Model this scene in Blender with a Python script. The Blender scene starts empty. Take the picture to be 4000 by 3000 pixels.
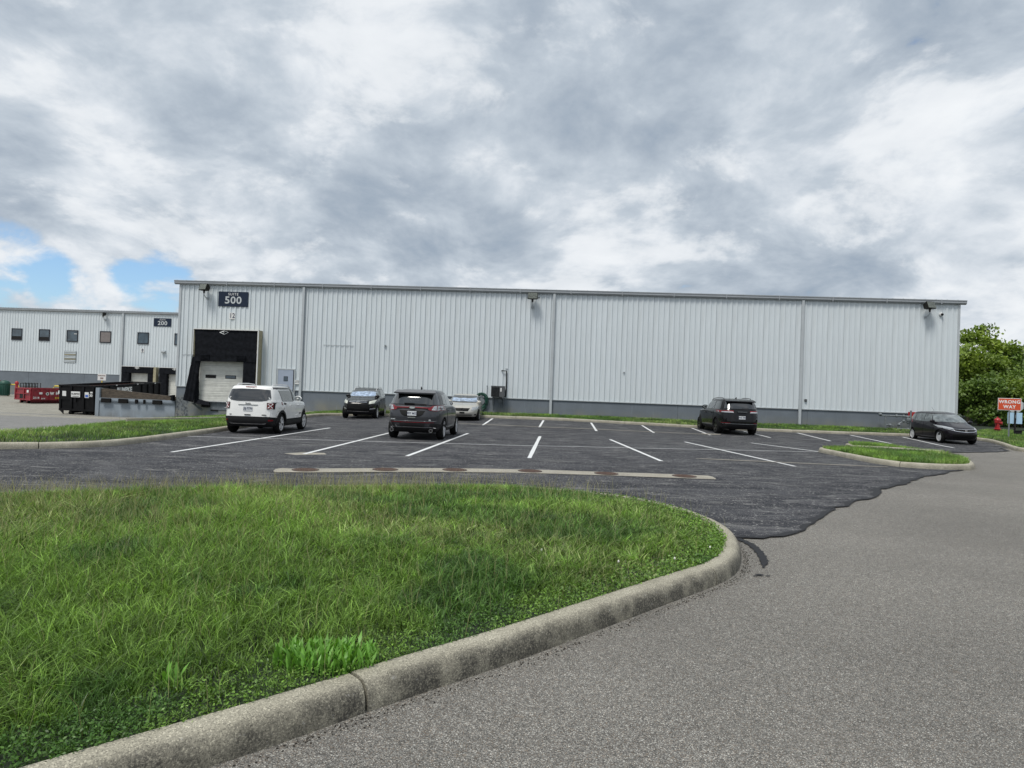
import bpy, bmesh, math, random
import numpy as np
from mathutils import Matrix, Vector
random.seed(7); rng = np.random.default_rng(11)
S = bpy.context.scene
COL = S.collection
R = math.radians

# ------------------------------------------------------------------ camera
cam_d = bpy.data.cameras.new('camera'); cam = bpy.data.objects.new('camera', cam_d); COL.objects.link(cam)
cam_d.sensor_width = 36; cam_d.lens = 23.94; cam_d.clip_start = .1; cam_d.clip_end = 3000
TH = .0364; PP = math.atan(30/2660)
f_ = Vector((0, math.cos(PP), math.sin(PP))); u0 = Vector((0, -math.sin(PP), math.cos(PP))); r0 = Vector((1, 0, 0))
r_ = r0*math.cos(TH)+u0*math.sin(TH); u_ = -r0*math.sin(TH)+u0*math.cos(TH)
cam.matrix_world = Matrix(((r_.x, u_.x, -f_.x, 0), (r_.y, u_.y, -f_.y, 0), (r_.z, u_.z, -f_.z, 1.75), (0, 0, 0, 1)))
S.camera = cam

# ------------------------------------------------------------------ sky, sun, exposure
SUN_EL, SUN_AZ = R(61), R(212)      # azimuth the light comes from, clockwise from +y
w = bpy.data.worlds.new('World'); S.world = w; w.use_nodes = True
nt = w.node_tree; nt.nodes.clear()
def N(t, typ, **k):
    n = t.nodes.new(typ)
    for a, b in k.items():
        if a.startswith('i_'): n.inputs[a[2:].replace('_', ' ')].default_value = b
        else: setattr(n, a, b)
    return n
def mth(t, op, a, b=None, c=None, clamp=False):
    n = t.nodes.new('ShaderNodeMath'); n.operation = op; n.use_clamp = clamp
    for i, v in enumerate((a, b, c)):
        if v is None: continue
        if isinstance(v, (int, float)): n.inputs[i].default_value = v
        else: t.links.new(v, n.inputs[i])
    return n.outputs[0]
def vmth(t, op, a, b=None):
    n = t.nodes.new('ShaderNodeVectorMath'); n.operation = op
    for i, v in enumerate((a, b)):
        if v is None: continue
        if isinstance(v, (tuple, list)): n.inputs[i].default_value = v
        else: t.links.new(v, n.inputs[i])
    return n
def ramp(t, fac, stops, interp='LINEAR'):
    n = t.nodes.new('ShaderNodeValToRGB'); n.color_ramp.interpolation = interp
    cr = n.color_ramp
    while len(cr.elements) < len(stops): cr.elements.new(.5)
    for e, (p, c) in zip(cr.elements, stops):
        e.position = p; e.color = (c, c, c, 1) if isinstance(c, (int, float)) else (*c, 1)
    t.links.new(fac, n.inputs[0]); return n.outputs[0]
def mix(t, fac, a, b, blend='MIX'):
    n = t.nodes.new('ShaderNodeMix'); n.data_type = 'RGBA'; n.blend_type = blend
    for i, v in ((0, fac), (6, a), (7, b)):
        if isinstance(v, (int, float)): n.inputs[i].default_value = v
        elif isinstance(v, (tuple, list)): n.inputs[i].default_value = (*v, 1)[:4]
        else: t.links.new(v, n.inputs[i])
    return n.outputs[2]
def noise(t, vec, scale, detail=4, rough=.5, dist=0., out=0):
    n = t.nodes.new('ShaderNodeTexNoise'); n.inputs['Scale'].default_value = scale
    n.inputs['Detail'].default_value = detail; n.inputs['Roughness'].default_value = rough
    n.inputs['Distortion'].default_value = dist
    if vec is not None: t.links.new(vec, n.inputs['Vector'])
    return n.outputs[out]

sky = N(nt, 'ShaderNodeTexSky', sky_type='NISHITA', sun_disc=False, sun_elevation=SUN_EL, sun_rotation=SUN_AZ)
tc = N(nt, 'ShaderNodeTexCoord')
D = tc.outputs['Generated']
sx = N(nt, 'ShaderNodeSeparateXYZ'); nt.links.new(D, sx.inputs[0])
zc = mth(nt, 'ADD', mth(nt, 'MAXIMUM', sx.outputs[2], 0.0), .42)
cx_ = N(nt, 'ShaderNodeCombineXYZ')
nt.links.new(mth(nt, 'DIVIDE', sx.outputs[0], zc), cx_.inputs[0]); nt.links.new(mth(nt, 'DIVIDE', sx.outputs[1], zc), cx_.inputs[1])
nt.links.new(mth(nt, 'MULTIPLY', sx.outputs[2], .9), cx_.inputs[2])
Pp = vmth(nt, 'ADD', cx_.outputs[0], (5.3, 2.1, .6)).outputs[0]
wrp = noise(nt, Pp, 1.6, 2, .5, out=1)
Pw = vmth(nt, 'ADD', Pp, vmth(nt, 'MULTIPLY', vmth(nt, 'SUBTRACT', wrp, (.5, .5, .5)).outputs[0], (.28, .28, .28)).outputs[0]).outputs[0]
big = noise(nt, Pw, 1.6, 4, .45)
mid = noise(nt, vmth(nt, 'ADD', Pw, (7.1, 2.3, 4)).outputs[0], 5.0, 10, .57)
fine = noise(nt, Pw, 12, 8, .58)
def lobe(dirv, c0, c1, amt):     # broad patch of thicker / thinner cloud about a direction
    v = Vector(dirv).normalized()
    d = vmth(nt, 'DOT_PRODUCT', D, tuple(v)).outputs[1]
    n = nt.nodes.new('ShaderNodeMapRange'); n.interpolation_type = 'SMOOTHSTEP'
    n.inputs[1].default_value = math.cos(R(c1)); n.inputs[2].default_value = math.cos(R(c0)); n.inputs[3].default_value = 0; n.inputs[4].default_value = amt
    nt.links.new(d, n.inputs[0]); return n.outputs[0]
def px(a, b):                    # direction of a spot of sky, from its place in a 2212 x 1659 view
    return f_+r_*((a*1.8083-2000)/2660)-u_*((b*1.8083-1500)/2660)
bright = mth(nt, 'ADD', mth(nt, 'MULTIPLY', big, .42), mth(nt, 'MULTIPLY', mid, .62))
bright = mth(nt, 'ADD', bright, mth(nt, 'MULTIPLY', fine, .20))
for a in [(px(880, 545), 1, 11, -.09), (px(1050, 590), 1, 8, -.03), (px(1200, 300), 3, 18, -.03), (px(1750, 450), 2, 11, -.06), (px(2030, 550), 1, 7, -.07), (px(500, 330), 1, 10, -.07), (px(10, 350), .5, 5, -.10), (px(1500, 80), 2, 14, -.03), (px(350, 80), 1, 12, -.02),
          (px(140, 440), 1, 10, .07), (px(500, 500), 1, 8, .09), (px(560, 230), .5, 6, .05), (px(130, 270), .5, 7, .07), (px(1880, 340), 1, 8, .07), (px(2130, 620), 1, 8, .09), (px(1230, 520), .5, 5, .07), (px(1350, 600), .5, 7, .05), (px(800, 60), 1, 9, .05), (px(620, 600), .5, 7, .05)]:
    bright = mth(nt, 'ADD', bright, lobe(*a))
ccol = ramp(nt, bright, [(.38, (2.0, 2.5, 3.15)), (.50, (2.85, 3.3, 3.85)), (.59, (3.65, 4.1, 4.6)), (.68, (4.8, 5.15, 5.55)), (.82, (6.0, 6.25, 6.5))])
puf = ramp(nt, mth(nt, 'ADD', noise(nt, vmth(nt, 'ADD', Pw, (1.1, 9.3, 2)).outputs[0], 5.6, 12, .62), mth(nt, 'MULTIPLY', mth(nt, 'SUBTRACT', bright, .60), .9)), [(.50, 0.), (.68, .5)], 'EASE')
ccol = mix(nt, puf, ccol, (6.3, 6.45, 6.6))
cov = mth(nt, 'ADD', mth(nt, 'MULTIPLY', mid, 1.1), mth(nt, 'MULTIPLY', fine, .35))
for a in [(px(20, 580), .3, 4.0, -.34), (px(190, 612), .3, 3.9, -.32), (px(350, 610), .2, 3.7, -.33), (px(275, 335), .1, 3.6, -.13), (px(2200, 190), .1, 3.0, -.26)]:
    cov = mth(nt, 'ADD', cov, lobe(*a))
mask = ramp(nt, cov, [(.30, 0.), (.52, 1.)], 'EASE')
skyc = mix(nt, 1., sky.outputs[0], (.80, .95, 1.10), 'MULTIPLY')
skc = mix(nt, mask, skyc, ccol)
bg = N(nt, 'ShaderNodeBackground'); bg.inputs[1].default_value = .1
out = N(nt, 'ShaderNodeOutputWorld'); nt.links.new(skc, bg.inputs[0]); nt.links.new(bg.outputs[0], out.inputs[0])
sun_d = bpy.data.lights.new('sun', 'SUN'); sun_d.energy = 1.9; sun_d.angle = R(16); sun_d.color = (1, .965, .9)
sun = bpy.data.objects.new('sun', sun_d); COL.objects.link(sun)
sdir = Vector((math.sin(SUN_AZ)*math.cos(SUN_EL), math.cos(SUN_AZ)*math.cos(SUN_EL), math.sin(SUN_EL)))
sun.rotation_euler = sdir.to_track_quat('Z', 'Y').to_euler()
S.view_settings.view_transform = 'Standard'; S.view_settings.look = 'None'; S.view_settings.gamma = 1
S.view_settings.use_curve_mapping = False; S.view_settings.exposure = 0.55
S.render.engine = 'CYCLES'

# ------------------------------------------------------------------ materials
def newmat(name):
    m = bpy.data.materials.new(name); m.use_nodes = True; t = m.node_tree
    b = t.nodes['Principled BSDF']; return m, t, b
def objco(t, sc=(1, 1, 1)):
    c = t.nodes.new('ShaderNodeTexCoord'); mp = t.nodes.new('ShaderNodeMapping'); mp.inputs['Scale'].default_value = sc
    t.links.new(c.outputs['Object'], mp.inputs[0]); return mp.outputs[0]
def bump(t, b, h, strength, dist):
    n = t.nodes.new('ShaderNodeBump'); n.inputs['Strength'].default_value = strength; n.inputs['Distance'].default_value = dist
    t.links.new(h, n.inputs['Height']); t.links.new(n.outputs[0], b.inputs['Normal'])
def pbr(name, col, rough=.6, metal=0., var=.12, vs=6., bmp=0., bs=60., coat=0., sc=(1, 1, 1), spec=None):
    m, t, b = newmat(name); v = objco(t, sc)
    n = noise(t, v, vs, 5, .6)
    lo = tuple(c*(1-var) for c in col); hi = tuple(min(1, c*(1+var)) for c in col)
    t.links.new(ramp(t, n, [(.3, lo), (.7, hi)]), b.inputs['Base Color'])
    b.inputs['Roughness'].default_value = rough; b.inputs['Metallic'].default_value = metal
    if coat: b.inputs['Coat Weight'].default_value = coat; b.inputs['Coat Roughness'].default_value = .04
    if spec is not None: b.inputs['Specular IOR Level'].default_value = spec
    if bmp: bump(t, b, noise(t, v, bs, 4, .6), bmp, .01)
    return m
M = {}
M['paint_white'] = pbr('white car paint', (.80, .80, .78), .35, 0, .02, 3, coat=1)
M['paint_grey'] = pbr('dark grey metallic car paint', (.040, .041, .047), .38, .5, .04, 3, coat=.7, spec=.3)
M['paint_black'] = pbr('black car paint', (.003, .003, .0035), .25, 0, .05, 3, coat=.55, spec=.15)
M['paint_plum'] = pbr('black violet car paint', (.007, .005, .008), .3, 0, .05, 3, coat=.55, spec=.15)
M['paint_beige'] = pbr('champagne car paint', (.50, .48, .43), .35, .3, .03, 3, coat=1)
M['glass'] = pbr('tinted car glass', (.004, .005, .006), .02, 0, .05, 2, spec=1., coat=1)
M['glass_light'] = pbr('clear car glass over a pale interior', (.13, .15, .155), .03, 0, .6, 4, spec=.9)
M['shade_glare_glass'] = pbr('windscreen glass with sun blind and painted sky glare', (.30, .38, .50), .05, 0, .6, 6, spec=1.)  # sun blind in the saloon, painted sky reflection on the black crossover
M['plastic'] = pbr('black plastic trim', (.011, .011, .012), .6, 0, .15, 8, spec=.25)
M['rubber'] = pbr('tyre rubber', (.009, .009, .009), .9, 0, .15, 20, .2, 80, spec=.2)
M['alloy'] = pbr('wheel alloy', (.62, .62, .63), .35, .25, .05, 8)
M['alloy_dark'] = pbr('black wheel alloy', (.03, .03, .03), .3, .5, .05, 8)
M['well'] = pbr('wheel arch liner', (.008, .008, .008), .95, 0, .1, 8)
M['chrome'] = pbr('chrome', (.75, .75, .76), .12, 1, .02, 8)
M['taillight'] = pbr('red lamp lens', (.17, .006, .010), .15, 0, .2, 20, coat=.6, spec=.3)
M['lens'] = pbr('clear lamp lens', (.42, .44, .46), .12, .3, .35, 40, coat=.8)
M['lens_warm'] = pbr('headlamp with reflector', (.75, .76, .66), .12, .3, .2, 30, coat=1)
M['plate'] = pbr('licence plate', (.62, .64, .66), .4, 0, .1, 20)
M['ink'] = pbr('dark navy lettering', (.012, .02, .06), .5, 0, .05, 8)
M['inkblack'] = pbr('black lettering', (.006, .006, .006), .55, 0, .05, 8, spec=.2)
M['white_print'] = pbr('white lettering', (.78, .79, .78), .5, 0, .03, 8)
M['grey_print'] = pbr('silver grey lettering', (.50, .53, .54), .4, 0, .03, 8)
M['navy'] = pbr('navy sign face', (.014, .024, .046), .5, 0, .06, 3, spec=.25)
M['white_sign'] = pbr('white sign face', (.70, .70, .69), .5, 0, .04, 6)
M['red_sign'] = pbr('red orange sign sheeting', (.60, .075, .022), .4, 0, .05, 6)
M['pale_sign'] = pbr('bare back of a sign', (.42, .62, .80), .35, .0, .05, 3)
M['galv'] = pbr('galvanised steel', (.20, .22, .23), .5, .4, .25, 14)
M['red_iron'] = pbr('red enamelled iron', (.36, .018, .020), .4, 0, .15, 10, .1)
M['darkmetal'] = pbr('bronze painted metal', (.018, .017, .015), .55, .1, .2, 9, spec=.25)
M['lampglass'] = pbr('floodlight glass', (.13, .14, .12), .12, .2, .5, 12, spec=.8)
M['trim'] = pbr('pale metal trim', (.43, .46, .48), .45, 0, .06, 2)
M['gutter'] = pbr('grey painted gutter', (.33, .35, .37), .42, .1, .07, 1.5)
M['roofm'] = pbr('galvalume roof', (.45, .47, .48), .4, .4, .08, 2)
M['black_fabric'] = pbr('black dock fabric', (.009, .010, .013), .9, 0, .5, 5, .5, 14, spec=.12)
M['beige_side'] = pbr('weathered tan shelter side', (.33, .30, .20), .8, 0, .18, 3)
M['door_white'] = pbr('white sectional door', (.62, .62, .58), .5, 0, .12, 3)
M['door_blue'] = pbr('pale blue grey door', (.33, .38, .47), .5, 0, .05, 3)
M['steelgrey'] = pbr('grey dock steel', (.16, .18, .20), .6, .3, .25, 6)
M['ac_grey'] = pbr('condenser casing', (.10, .105, .11), .5, .3, .12, 6)
M['hose'] = pbr('green garden hose', (.018, .085, .06), .5, 0, .2, 9)
M['yellow'] = pbr('yellow safety paint', (.60, .46, .05), .5, 0, .12, 9)
M['green_metal'] = pbr('green litter bin', (.012, .07, .05), .5, 0, .15, 9)
M['dump_red'] = pbr('red dumpster paint', (.23, .014, .024), .5, 0, .35, 3.5, .1)
M['dump_black'] = pbr('black dumpster paint', (.006, .006, .007), .5, 0, .6, 3, .1, spec=.2)
M['rust'] = pbr('rusty steel', (.11, .040, .022), .85, 0, .55, 4, .2, 30)
M['brown_wood'] = pbr('weathered brown timber', (.075, .060, .045), .9, 0, .5, 5, .4, 30, sc=(1, 1, 4))
M['manhole'] = pbr('rusted cast iron', (.10, .062, .048), .8, 0, .3, 20, .4, 50)
M['manhole_ring'] = pbr('dark iron ring', (.05, .035, .03), .8, 0, .3, 20, .3, 50)
M['bark'] = pbr('bark', (.07, .055, .04), .95, 0, .3, 12, .6, 30)
M['flower'] = pbr('white clover petals', (.7, .7, .62), .7, 0, .1, 30)
M['dark_gap'] = pbr('dark opening', (.006, .006, .006), .9, 0, .1, 3)
M['window_glass'] = pbr('office window glass', (.05, .075, .095), .05, 0, .5, 1.5, spec=.8)
M['window_blind'] = pbr('window with brown blind', (.19, .165, .155), .15, 0, .1, 3, spec=.6)
M['black_frame'] = pbr('black window frame', (.010, .012, .02), .5, 0, .1, 3)
M['blue_print'] = pbr('blue print', (.05, .13, .45), .5, 0, .1, 8)

def siding_mat():
    m, t, b = newmat('white ribbed siding'); v = objco(t, (1, 1, 1))
    c = t.nodes.new('ShaderNodeTexCoord'); oi = t.nodes.new('ShaderNodeObjectInfo')
    n = noise(t, objco(t, (3, 3, .35)), 1.2, 5, .6)
    base = ramp(t, n, [(.3, (.57, .62, .65)), (.7, (.63, .68, .71))])
    k = mth(t, 'ADD', .98, mth(t, 'MULTIPLY', oi.outputs['Random'], .035))
    cc = t.nodes.new('ShaderNodeCombineXYZ')
    for i in range(3): t.links.new(k, cc.inputs[i])
    base = mix(t, 1., base, cc.outputs[0], 'MULTIPLY')
    streak = ramp(t, noise(t, objco(t, (9, 9, .25)), 1.6, 5, .65), [(.5, 0.), (.75, .30)])
    base = mix(t, streak, base, (.42, .42, .39))
    t.links.new(base, b.inputs['Base Color']); b.inputs['Roughness'].default_value = .42
    bump(t, b, noise(t, objco(t, (1, 1, .5)), 1.5, 2, .5), .08, .02)
    return m
M['siding'] = siding_mat()

def base_mat(name, col, stain, z0, z1):
    m, t, b = newmat(name); v = objco(t)
    n = noise(t, v, 1.1, 6, .6)
    base = ramp(t, n, [(.3, tuple(c*.88 for c in col)), (.7, tuple(c*1.1 for c in col))])
    sp = t.nodes.new('ShaderNodeSeparateXYZ'); t.links.new(v, sp.inputs[0])
    h = t.nodes.new('ShaderNodeMapRange'); h.inputs[1].default_value = z1; h.inputs[2].default_value = z0; t.links.new(sp.outputs[2], h.inputs[0])
    f = mth(t, 'MULTIPLY', h.outputs[0], ramp(t, noise(t, v, .9, 5, .6), [(.38, 0.), (.65, .85)]))
    base = mix(t, f, base, stain)
    dr = ramp(t, noise(t, objco(t, (6, 6, .5)), 1.5, 5, .7), [(.58, 0.), (.72, .5)])
    base = mix(t, dr, base, tuple(min(1, c*1.5) for c in col))
    t.links.new(base, b.inputs['Base Color']); b.inputs['Roughness'].default_value = .75
    bump(t, b, noise(t, v, 25, 5, .6), .25, .01); return m
M['base'] = base_mat('slate painted concrete base', (.145, .168, .195), (.22, .215, .17), .3, .95)
M['dockwall'] = base_mat('blue grey painted dock concrete', (.235, .275, .315), (.14, .14, .13), -.8, -.2)

def asphalt_old():
    m, t, b = newmat('aged grey asphalt'); v = objco(t)
    vo = t.nodes.new('ShaderNodeTexVoronoi'); vo.inputs['Scale'].default_value = 185; t.links.new(v, vo.inputs['Vector'])
    sp = t.nodes.new('ShaderNodeSeparateColor'); t.links.new(vo.outputs['Color'], sp.inputs[0])
    agg = ramp(t, sp.outputs[0], [(.0, (.07, .067, .060)), (.35, (.17, .162, .146)), (.7, (.275, .264, .24)), (.9, (.39, .375, .34)), (.985, (.66, .64, .58))])
    tint = mix(t, ramp(t, sp.outputs[1], [(.82, 0.), (.9, .5)]), agg, (.28, .20, .13))
    dk = ramp(t, vo.outputs['Distance'], [(.25, 1.), (.75, .45)])
    cc = mix(t, 1., tint, dk, 'MULTIPLY')
    big = ramp(t, noise(t, v, .35, 5, .55), [(.3, .86), (.7, 1.16)])
    cc = mix(t, 1., cc, big, 'MULTIPLY')
    md = ramp(t, noise(t, v, 22, 6, .75), [(.3, .72), (.7, 1.25)])
    cc = mix(t, 1., cc, md, 'MULTIPLY')
    st = ramp(t, noise(t, objco(t, (.5, 2.0, 1)), .8, 6, .6), [(.56, 0.), (.75, .35)])
    cc = mix(t, st, cc, (.135, .125, .11))
    br = ramp(t, noise(t, v, 2.1, 5, .7), [(.66, 0.), (.74, .35)])
    cc = mix(t, br, cc, (.17, .115, .07))
    t.links.new(cc, b.inputs['Base Color']); b.inputs['Roughness'].default_value = .85
    h = mth(t, 'ADD', mth(t, 'MULTIPLY', vo.outputs['Distance'], -1.), mth(t, 'MULTIPLY', sp.outputs[2], .6))
    bump(t, b, h, .55, .006); return m
def asphalt_new():
    m, t, b = newmat('sealed black asphalt'); v = objco(t)
    vo = t.nodes.new('ShaderNodeTexVoronoi'); vo.inputs['Scale'].default_value = 95; t.links.new(v, vo.inputs['Vector'])
    sp = t.nodes.new('ShaderNodeSeparateColor'); t.links.new(vo.outputs['Color'], sp.inputs[0])
    n = noise(t, v, .6, 6, .6)
    base = ramp(t, n, [(.3, (.012, .013, .018)), (.7, (.022, .023, .029))])
    wear = ramp(t, noise(t, objco(t, (.45, 1.0, 1)), 1.1, 10, .70, 1.4), [(.44, 0.), (.56, .85)])
    base = mix(t, wear, base, (.058, .059, .065))
    strk = ramp(t, noise(t, objco(t, (.55, 1.7, 1)), 1.3, 10, .76, 1.6), [(.53, 0.), (.61, .8)])
    base = mix(t, strk, base, (.15, .148, .145))
    dens = ramp(t, noise(t, v, .9, 4, .6), [(.35, .96), (.7, .86)])
    spk = mth(t, 'GREATER_THAN', sp.outputs[0], dens)
    base = mix(t, mth(t, 'MULTIPLY', spk, .75), base, (.27, .265, .26))
    v2 = t.nodes.new('ShaderNodeTexVoronoi'); v2.inputs['Scale'].default_value = 11; t.links.new(v, v2.inputs['Vector']); s3 = t.nodes.new('ShaderNodeSeparateColor'); t.links.new(v2.outputs['Color'], s3.inputs[0])
    pk = mth(t, 'MULTIPLY', mth(t, 'LESS_THAN', v2.outputs['Distance'], .19), mth(t, 'GREATER_THAN', s3.outputs[0], .30)); base = mix(t, mth(t, 'MULTIPLY', pk, .45), base, (.50, .49, .46))
    t.links.new(base, b.inputs['Base Color']); b.inputs['Roughness'].default_value = .8; b.inputs['Specular IOR Level'].default_value = .25
    bump(t, b, mth(t, 'ADD', vo.outputs['Distance'], noise(t, v, 30, 3, .6)), .5, .008); return m
M['asphalt_old'] = asphalt_old(); M['asphalt_new'] = asphalt_new()
M['sealer'] = pbr('fresh tar seam', (.006, .006, .008), .75, 0, .3, 12, .3, 40)
def speck_concrete(name, c0, c1, dirt, dirtcol=(.032, .030, .026), sc=170):
    m, t, b = newmat(name); v = objco(t)
    vo = t.nodes.new('ShaderNodeTexVoronoi'); vo.inputs['Scale'].default_value = sc; t.links.new(v, vo.inputs['Vector'])
    sp = t.nodes.new('ShaderNodeSeparateColor'); t.links.new(vo.outputs['Color'], sp.inputs[0])
    base = ramp(t, noise(t, v, 2.2, 6, .65), [(.3, c0), (.7, c1)])
    k = ramp(t, sp.outputs[0], [(0, .5), (.3, .9), (.8, 1.1), (1, 1.7)])
    base = mix(t, 1., base, k, 'MULTIPLY')
    if dirt:
        g = t.nodes.new('ShaderNodeNewGeometry'); s2 = t.nodes.new('ShaderNodeSeparateXYZ'); t.links.new(g.outputs['Position'], s2.inputs[0])
        at = t.nodes.new('ShaderNodeAttribute'); at.attribute_name = 'face'; at.attribute_type = 'GEOMETRY'
        d = ramp(t, noise(t, v, 3.1, 8, .72), [(.36, .22), (.55, 1.)])
        d = mth(t, 'MULTIPLY', d, at.outputs['Fac'])
        d = mth(t, 'MULTIPLY', d, ramp(t, noise(t, v, 70, 5, .8), [(.38, .40), (.54, 1.)]))
        d = mth(t, 'MULTIPLY', d, .95 if dirt is True else .38)
        base = mix(t, d, base, dirtcol)
        f2 = mth(t, 'MULTIPLY', ramp(t, noise(t, v, 30, 6, .7), [(.62, 0.), (.7, .6)]), at.outputs['Fac'])
        base = mix(t, f2, base, (.5, .49, .46))
    t.links.new(base, b.inputs['Base Color']); b.inputs['Roughness'].default_value = .85
    bump(t, b, mth(t, 'ADD', mth(t, 'MULTIPLY', vo.outputs['Distance'], -.6), noise(t, v, 12, 5, .6)), .5, .006); return m
M['kerb'] = speck_concrete('weathered kerb concrete', (.25, .232, .178), (.385, .36, .285), True)
M['strip'] = speck_concrete('tan concrete strip', (.27, .25, .205), (.36, .335, .28), False)
M['court_concrete'] = speck_concrete('pale truck court concrete', (.20, .19, .16), (.31, .295, .25), False)
M['court_asphalt'] = speck_concrete('grey court asphalt', (.15, .148, .142), (.22, .215, .205), False)
def paint_line():
    m, t, b = newmat('white line paint'); v = objco(t)
    c = mix(t, ramp(t, noise(t, v, 22, 7, .7), [(.57, 0.), (.70, .7)]), (.66, .67, .67), (.16, .16, .16))
    t.links.new(c, b.inputs['Base Color']); b.inputs['Roughness'].default_value = .7; return m
M['line'] = paint_line()
def veg(name, attr=True, trans=.3, rough=.42, hue=(1, 1, 1)):
    m, t, b = newmat(name)
    a = t.nodes.new('ShaderNodeAttribute'); a.attribute_name = 'col'
    c = mix(t, 1., a.outputs['Color'], hue, 'MULTIPLY')
    t.links.new(c, b.inputs['Base Color']); b.inputs['Roughness'].default_value = rough
    b.inputs['Specular IOR Level'].default_value = .3
    tr = t.nodes.new('ShaderNodeBsdfTranslucent'); t.links.new(mix(t, 1., c, (1.15, 1.25, .5), 'MULTIPLY'), tr.inputs[0])
    ms = t.nodes.new('ShaderNodeMixShader'); ms.inputs[0].default_value = trans
    o = t.nodes['Material Output']; t.links.new(b.outputs[0], ms.inputs[1]); t.links.new(tr.outputs[0], ms.inputs[2]); t.links.new(ms.outputs[0], o.inputs[0])
    return m
M['blade'] = veg('grass blades'); M['leaf'] = veg('tree leaves', trans=.25)
M['soil'] = pbr('soil and thatch with painted shadow', (.012, .022, .008), .95, 0, .45, 3, .6, 30)  # soil and thatch, colour darkened to read as shadow between blades
M['far_ground'] = pbr('far ground', (.045, .060, .03), .95, 0, .3, .2)

# ------------------------------------------------------------------ helpers
def setp(o, label=None, cat=None, group=None, kind=None):
    if label: o['label'] = label
    if cat: o['category'] = cat
    if group: o['group'] = group
    if kind: o['kind'] = kind
    return o
def empty(name, loc=(0, 0, 0), rz=0, label=None, cat=None, group=None, kind=None, rot=None):
    o = bpy.data.objects.new(name, None); o.empty_display_size = .3; COL.objects.link(o)
    o.location = loc; o.rotation_euler = rot if rot else (0, 0, rz)
    return setp(o, label, cat, group, kind)
def link(name, me, mat=None, parent=None, kind=None):
    o = bpy.data.objects.new(name, me); COL.objects.link(o)
    if mat is not None and len(me.materials) == 0: me.materials.append(mat)
    if parent is not None: o.parent = parent
    if kind: o['kind'] = kind
    return o
def smooth(me, ang=35):
    me.shade_smooth(); me.set_sharp_from_angle(angle=R(ang))
class MB:
    def __init__(s): s.v = []; s.f = []
    def quad(s, a, b, c, d): n = len(s.v); s.v += [a, b, c, d]; s.f.append((n, n+1, n+2, n+3)); return s
    def poly(s, pts): n = len(s.v); s.v += list(pts); s.f.append(tuple(range(n, n+len(pts)))); return s
    def box(s, x0, x1, y0, y1, z0, z1, m=None):
        n = len(s.v); P = [(x0, y0, z0), (x1, y0, z0), (x1, y1, z0), (x0, y1, z0), (x0, y0, z1), (x1, y0, z1), (x1, y1, z1), (x0, y1, z1)]
        if m is not None: P = [tuple(m @ Vector(p)) for p in P]
        s.v += P; s.f += [tuple(n+i for i in q) for q in ((0, 3, 2, 1), (4, 5, 6, 7), (0, 1, 5, 4), (1, 2, 6, 5), (2, 3, 7, 6), (3, 0, 4, 7))]; return s
    def prism(s, pts, d):   # pts: polygon of 3D points, d: extrusion vector
        n = len(s.v); k = len(pts); s.v += [tuple(p) for p in pts]+[(p[0]+d[0], p[1]+d[1], p[2]+d[2]) for p in pts]
        s.f.append(tuple(range(n, n+k))); s.f.append(tuple(range(n+2*k-1, n+k-1, -1)))
        for i in range(k): j = (i+1) % k; s.f.append((n+i, n+k+i, n+k+j, n+j))
        return s
    def tube(s, path, r, n=8, cap=True):
        rad = r if isinstance(r, (list, tuple)) else [r]*len(path)
        path = [Vector(p) for p in path]; base = len(s.v)
        for i, p in enumerate(path):
            a = path[max(0, i-1)]; b = path[min(len(path)-1, i+1)]; d = (b-a).normalized()
            h = Vector((0, 0, 1)) if abs(d.z) < .9 else Vector((1, 0, 0))
            e1 = d.cross(h).normalized(); e2 = d.cross(e1)
            for k in range(n):
                t = 2*math.pi*k/n; s.v.append(tuple(p+(e1*math.cos(t)+e2*math.sin(t))*rad[i]))
        for i in range(len(path)-1):
            for k in range(n):
                a = base+i*n+k; b = base+i*n+(k+1) % n; s.f.append((a, b, b+n, a+n))
        if cap:
            s.f.append(tuple(base+k for k in range(n-1, -1, -1))); s.f.append(tuple(base+(len(path)-1)*n+k for k in range(n)))
        return s
    def lathe(s, prof, n=20, axis='z', c=(0, 0, 0)):
        base = len(s.v)
        for (r, h) in prof:
            for k in range(n):
                t = 2*math.pi*k/n; a, b = r*math.cos(t), r*math.sin(t)
                p = (a, b, h) if axis == 'z' else ((h, a, b) if axis == 'x' else (a, h, b))
                s.v.append((p[0]+c[0], p[1]+c[1], p[2]+c[2]))
        for i in range(len(prof)-1):
            for k in range(n):
                a = base+i*n+k; b = base+i*n+(k+1) % n; s.f.append((a, b, b+n, a+n))
        s.f.append(tuple(base+k for k in range(n))); s.f.append(tuple(base+(len(prof)-1)*n+k for k in range(n)))
        return s
    def mesh(s, name, fix=True):
        me = bpy.data.meshes.new(name); me.from_pydata(s.v, [], s.f)
        if fix:
            bm = bmesh.new(); bm.from_mesh(me); bmesh.ops.recalc_face_normals(bm, faces=bm.faces); bm.to_mesh(me); bm.free()
        me.update(); return me
    def build(s, name, mat, parent=None, sm=0, kind=None, fix=True, bevel=0):
        me = s.mesh(name, fix)
        if bevel:
            bm = bmesh.new(); bm.from_mesh(me)
            bmesh.ops.bevel(bm, geom=list(bm.edges), offset=bevel, segments=2, affect='EDGES', clamp_overlap=True); bm.to_mesh(me); bm.free()
        if sm: smooth(me, sm)
        return link(name, me, M[mat] if isinstance(mat, str) else mat, parent, kind)
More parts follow.
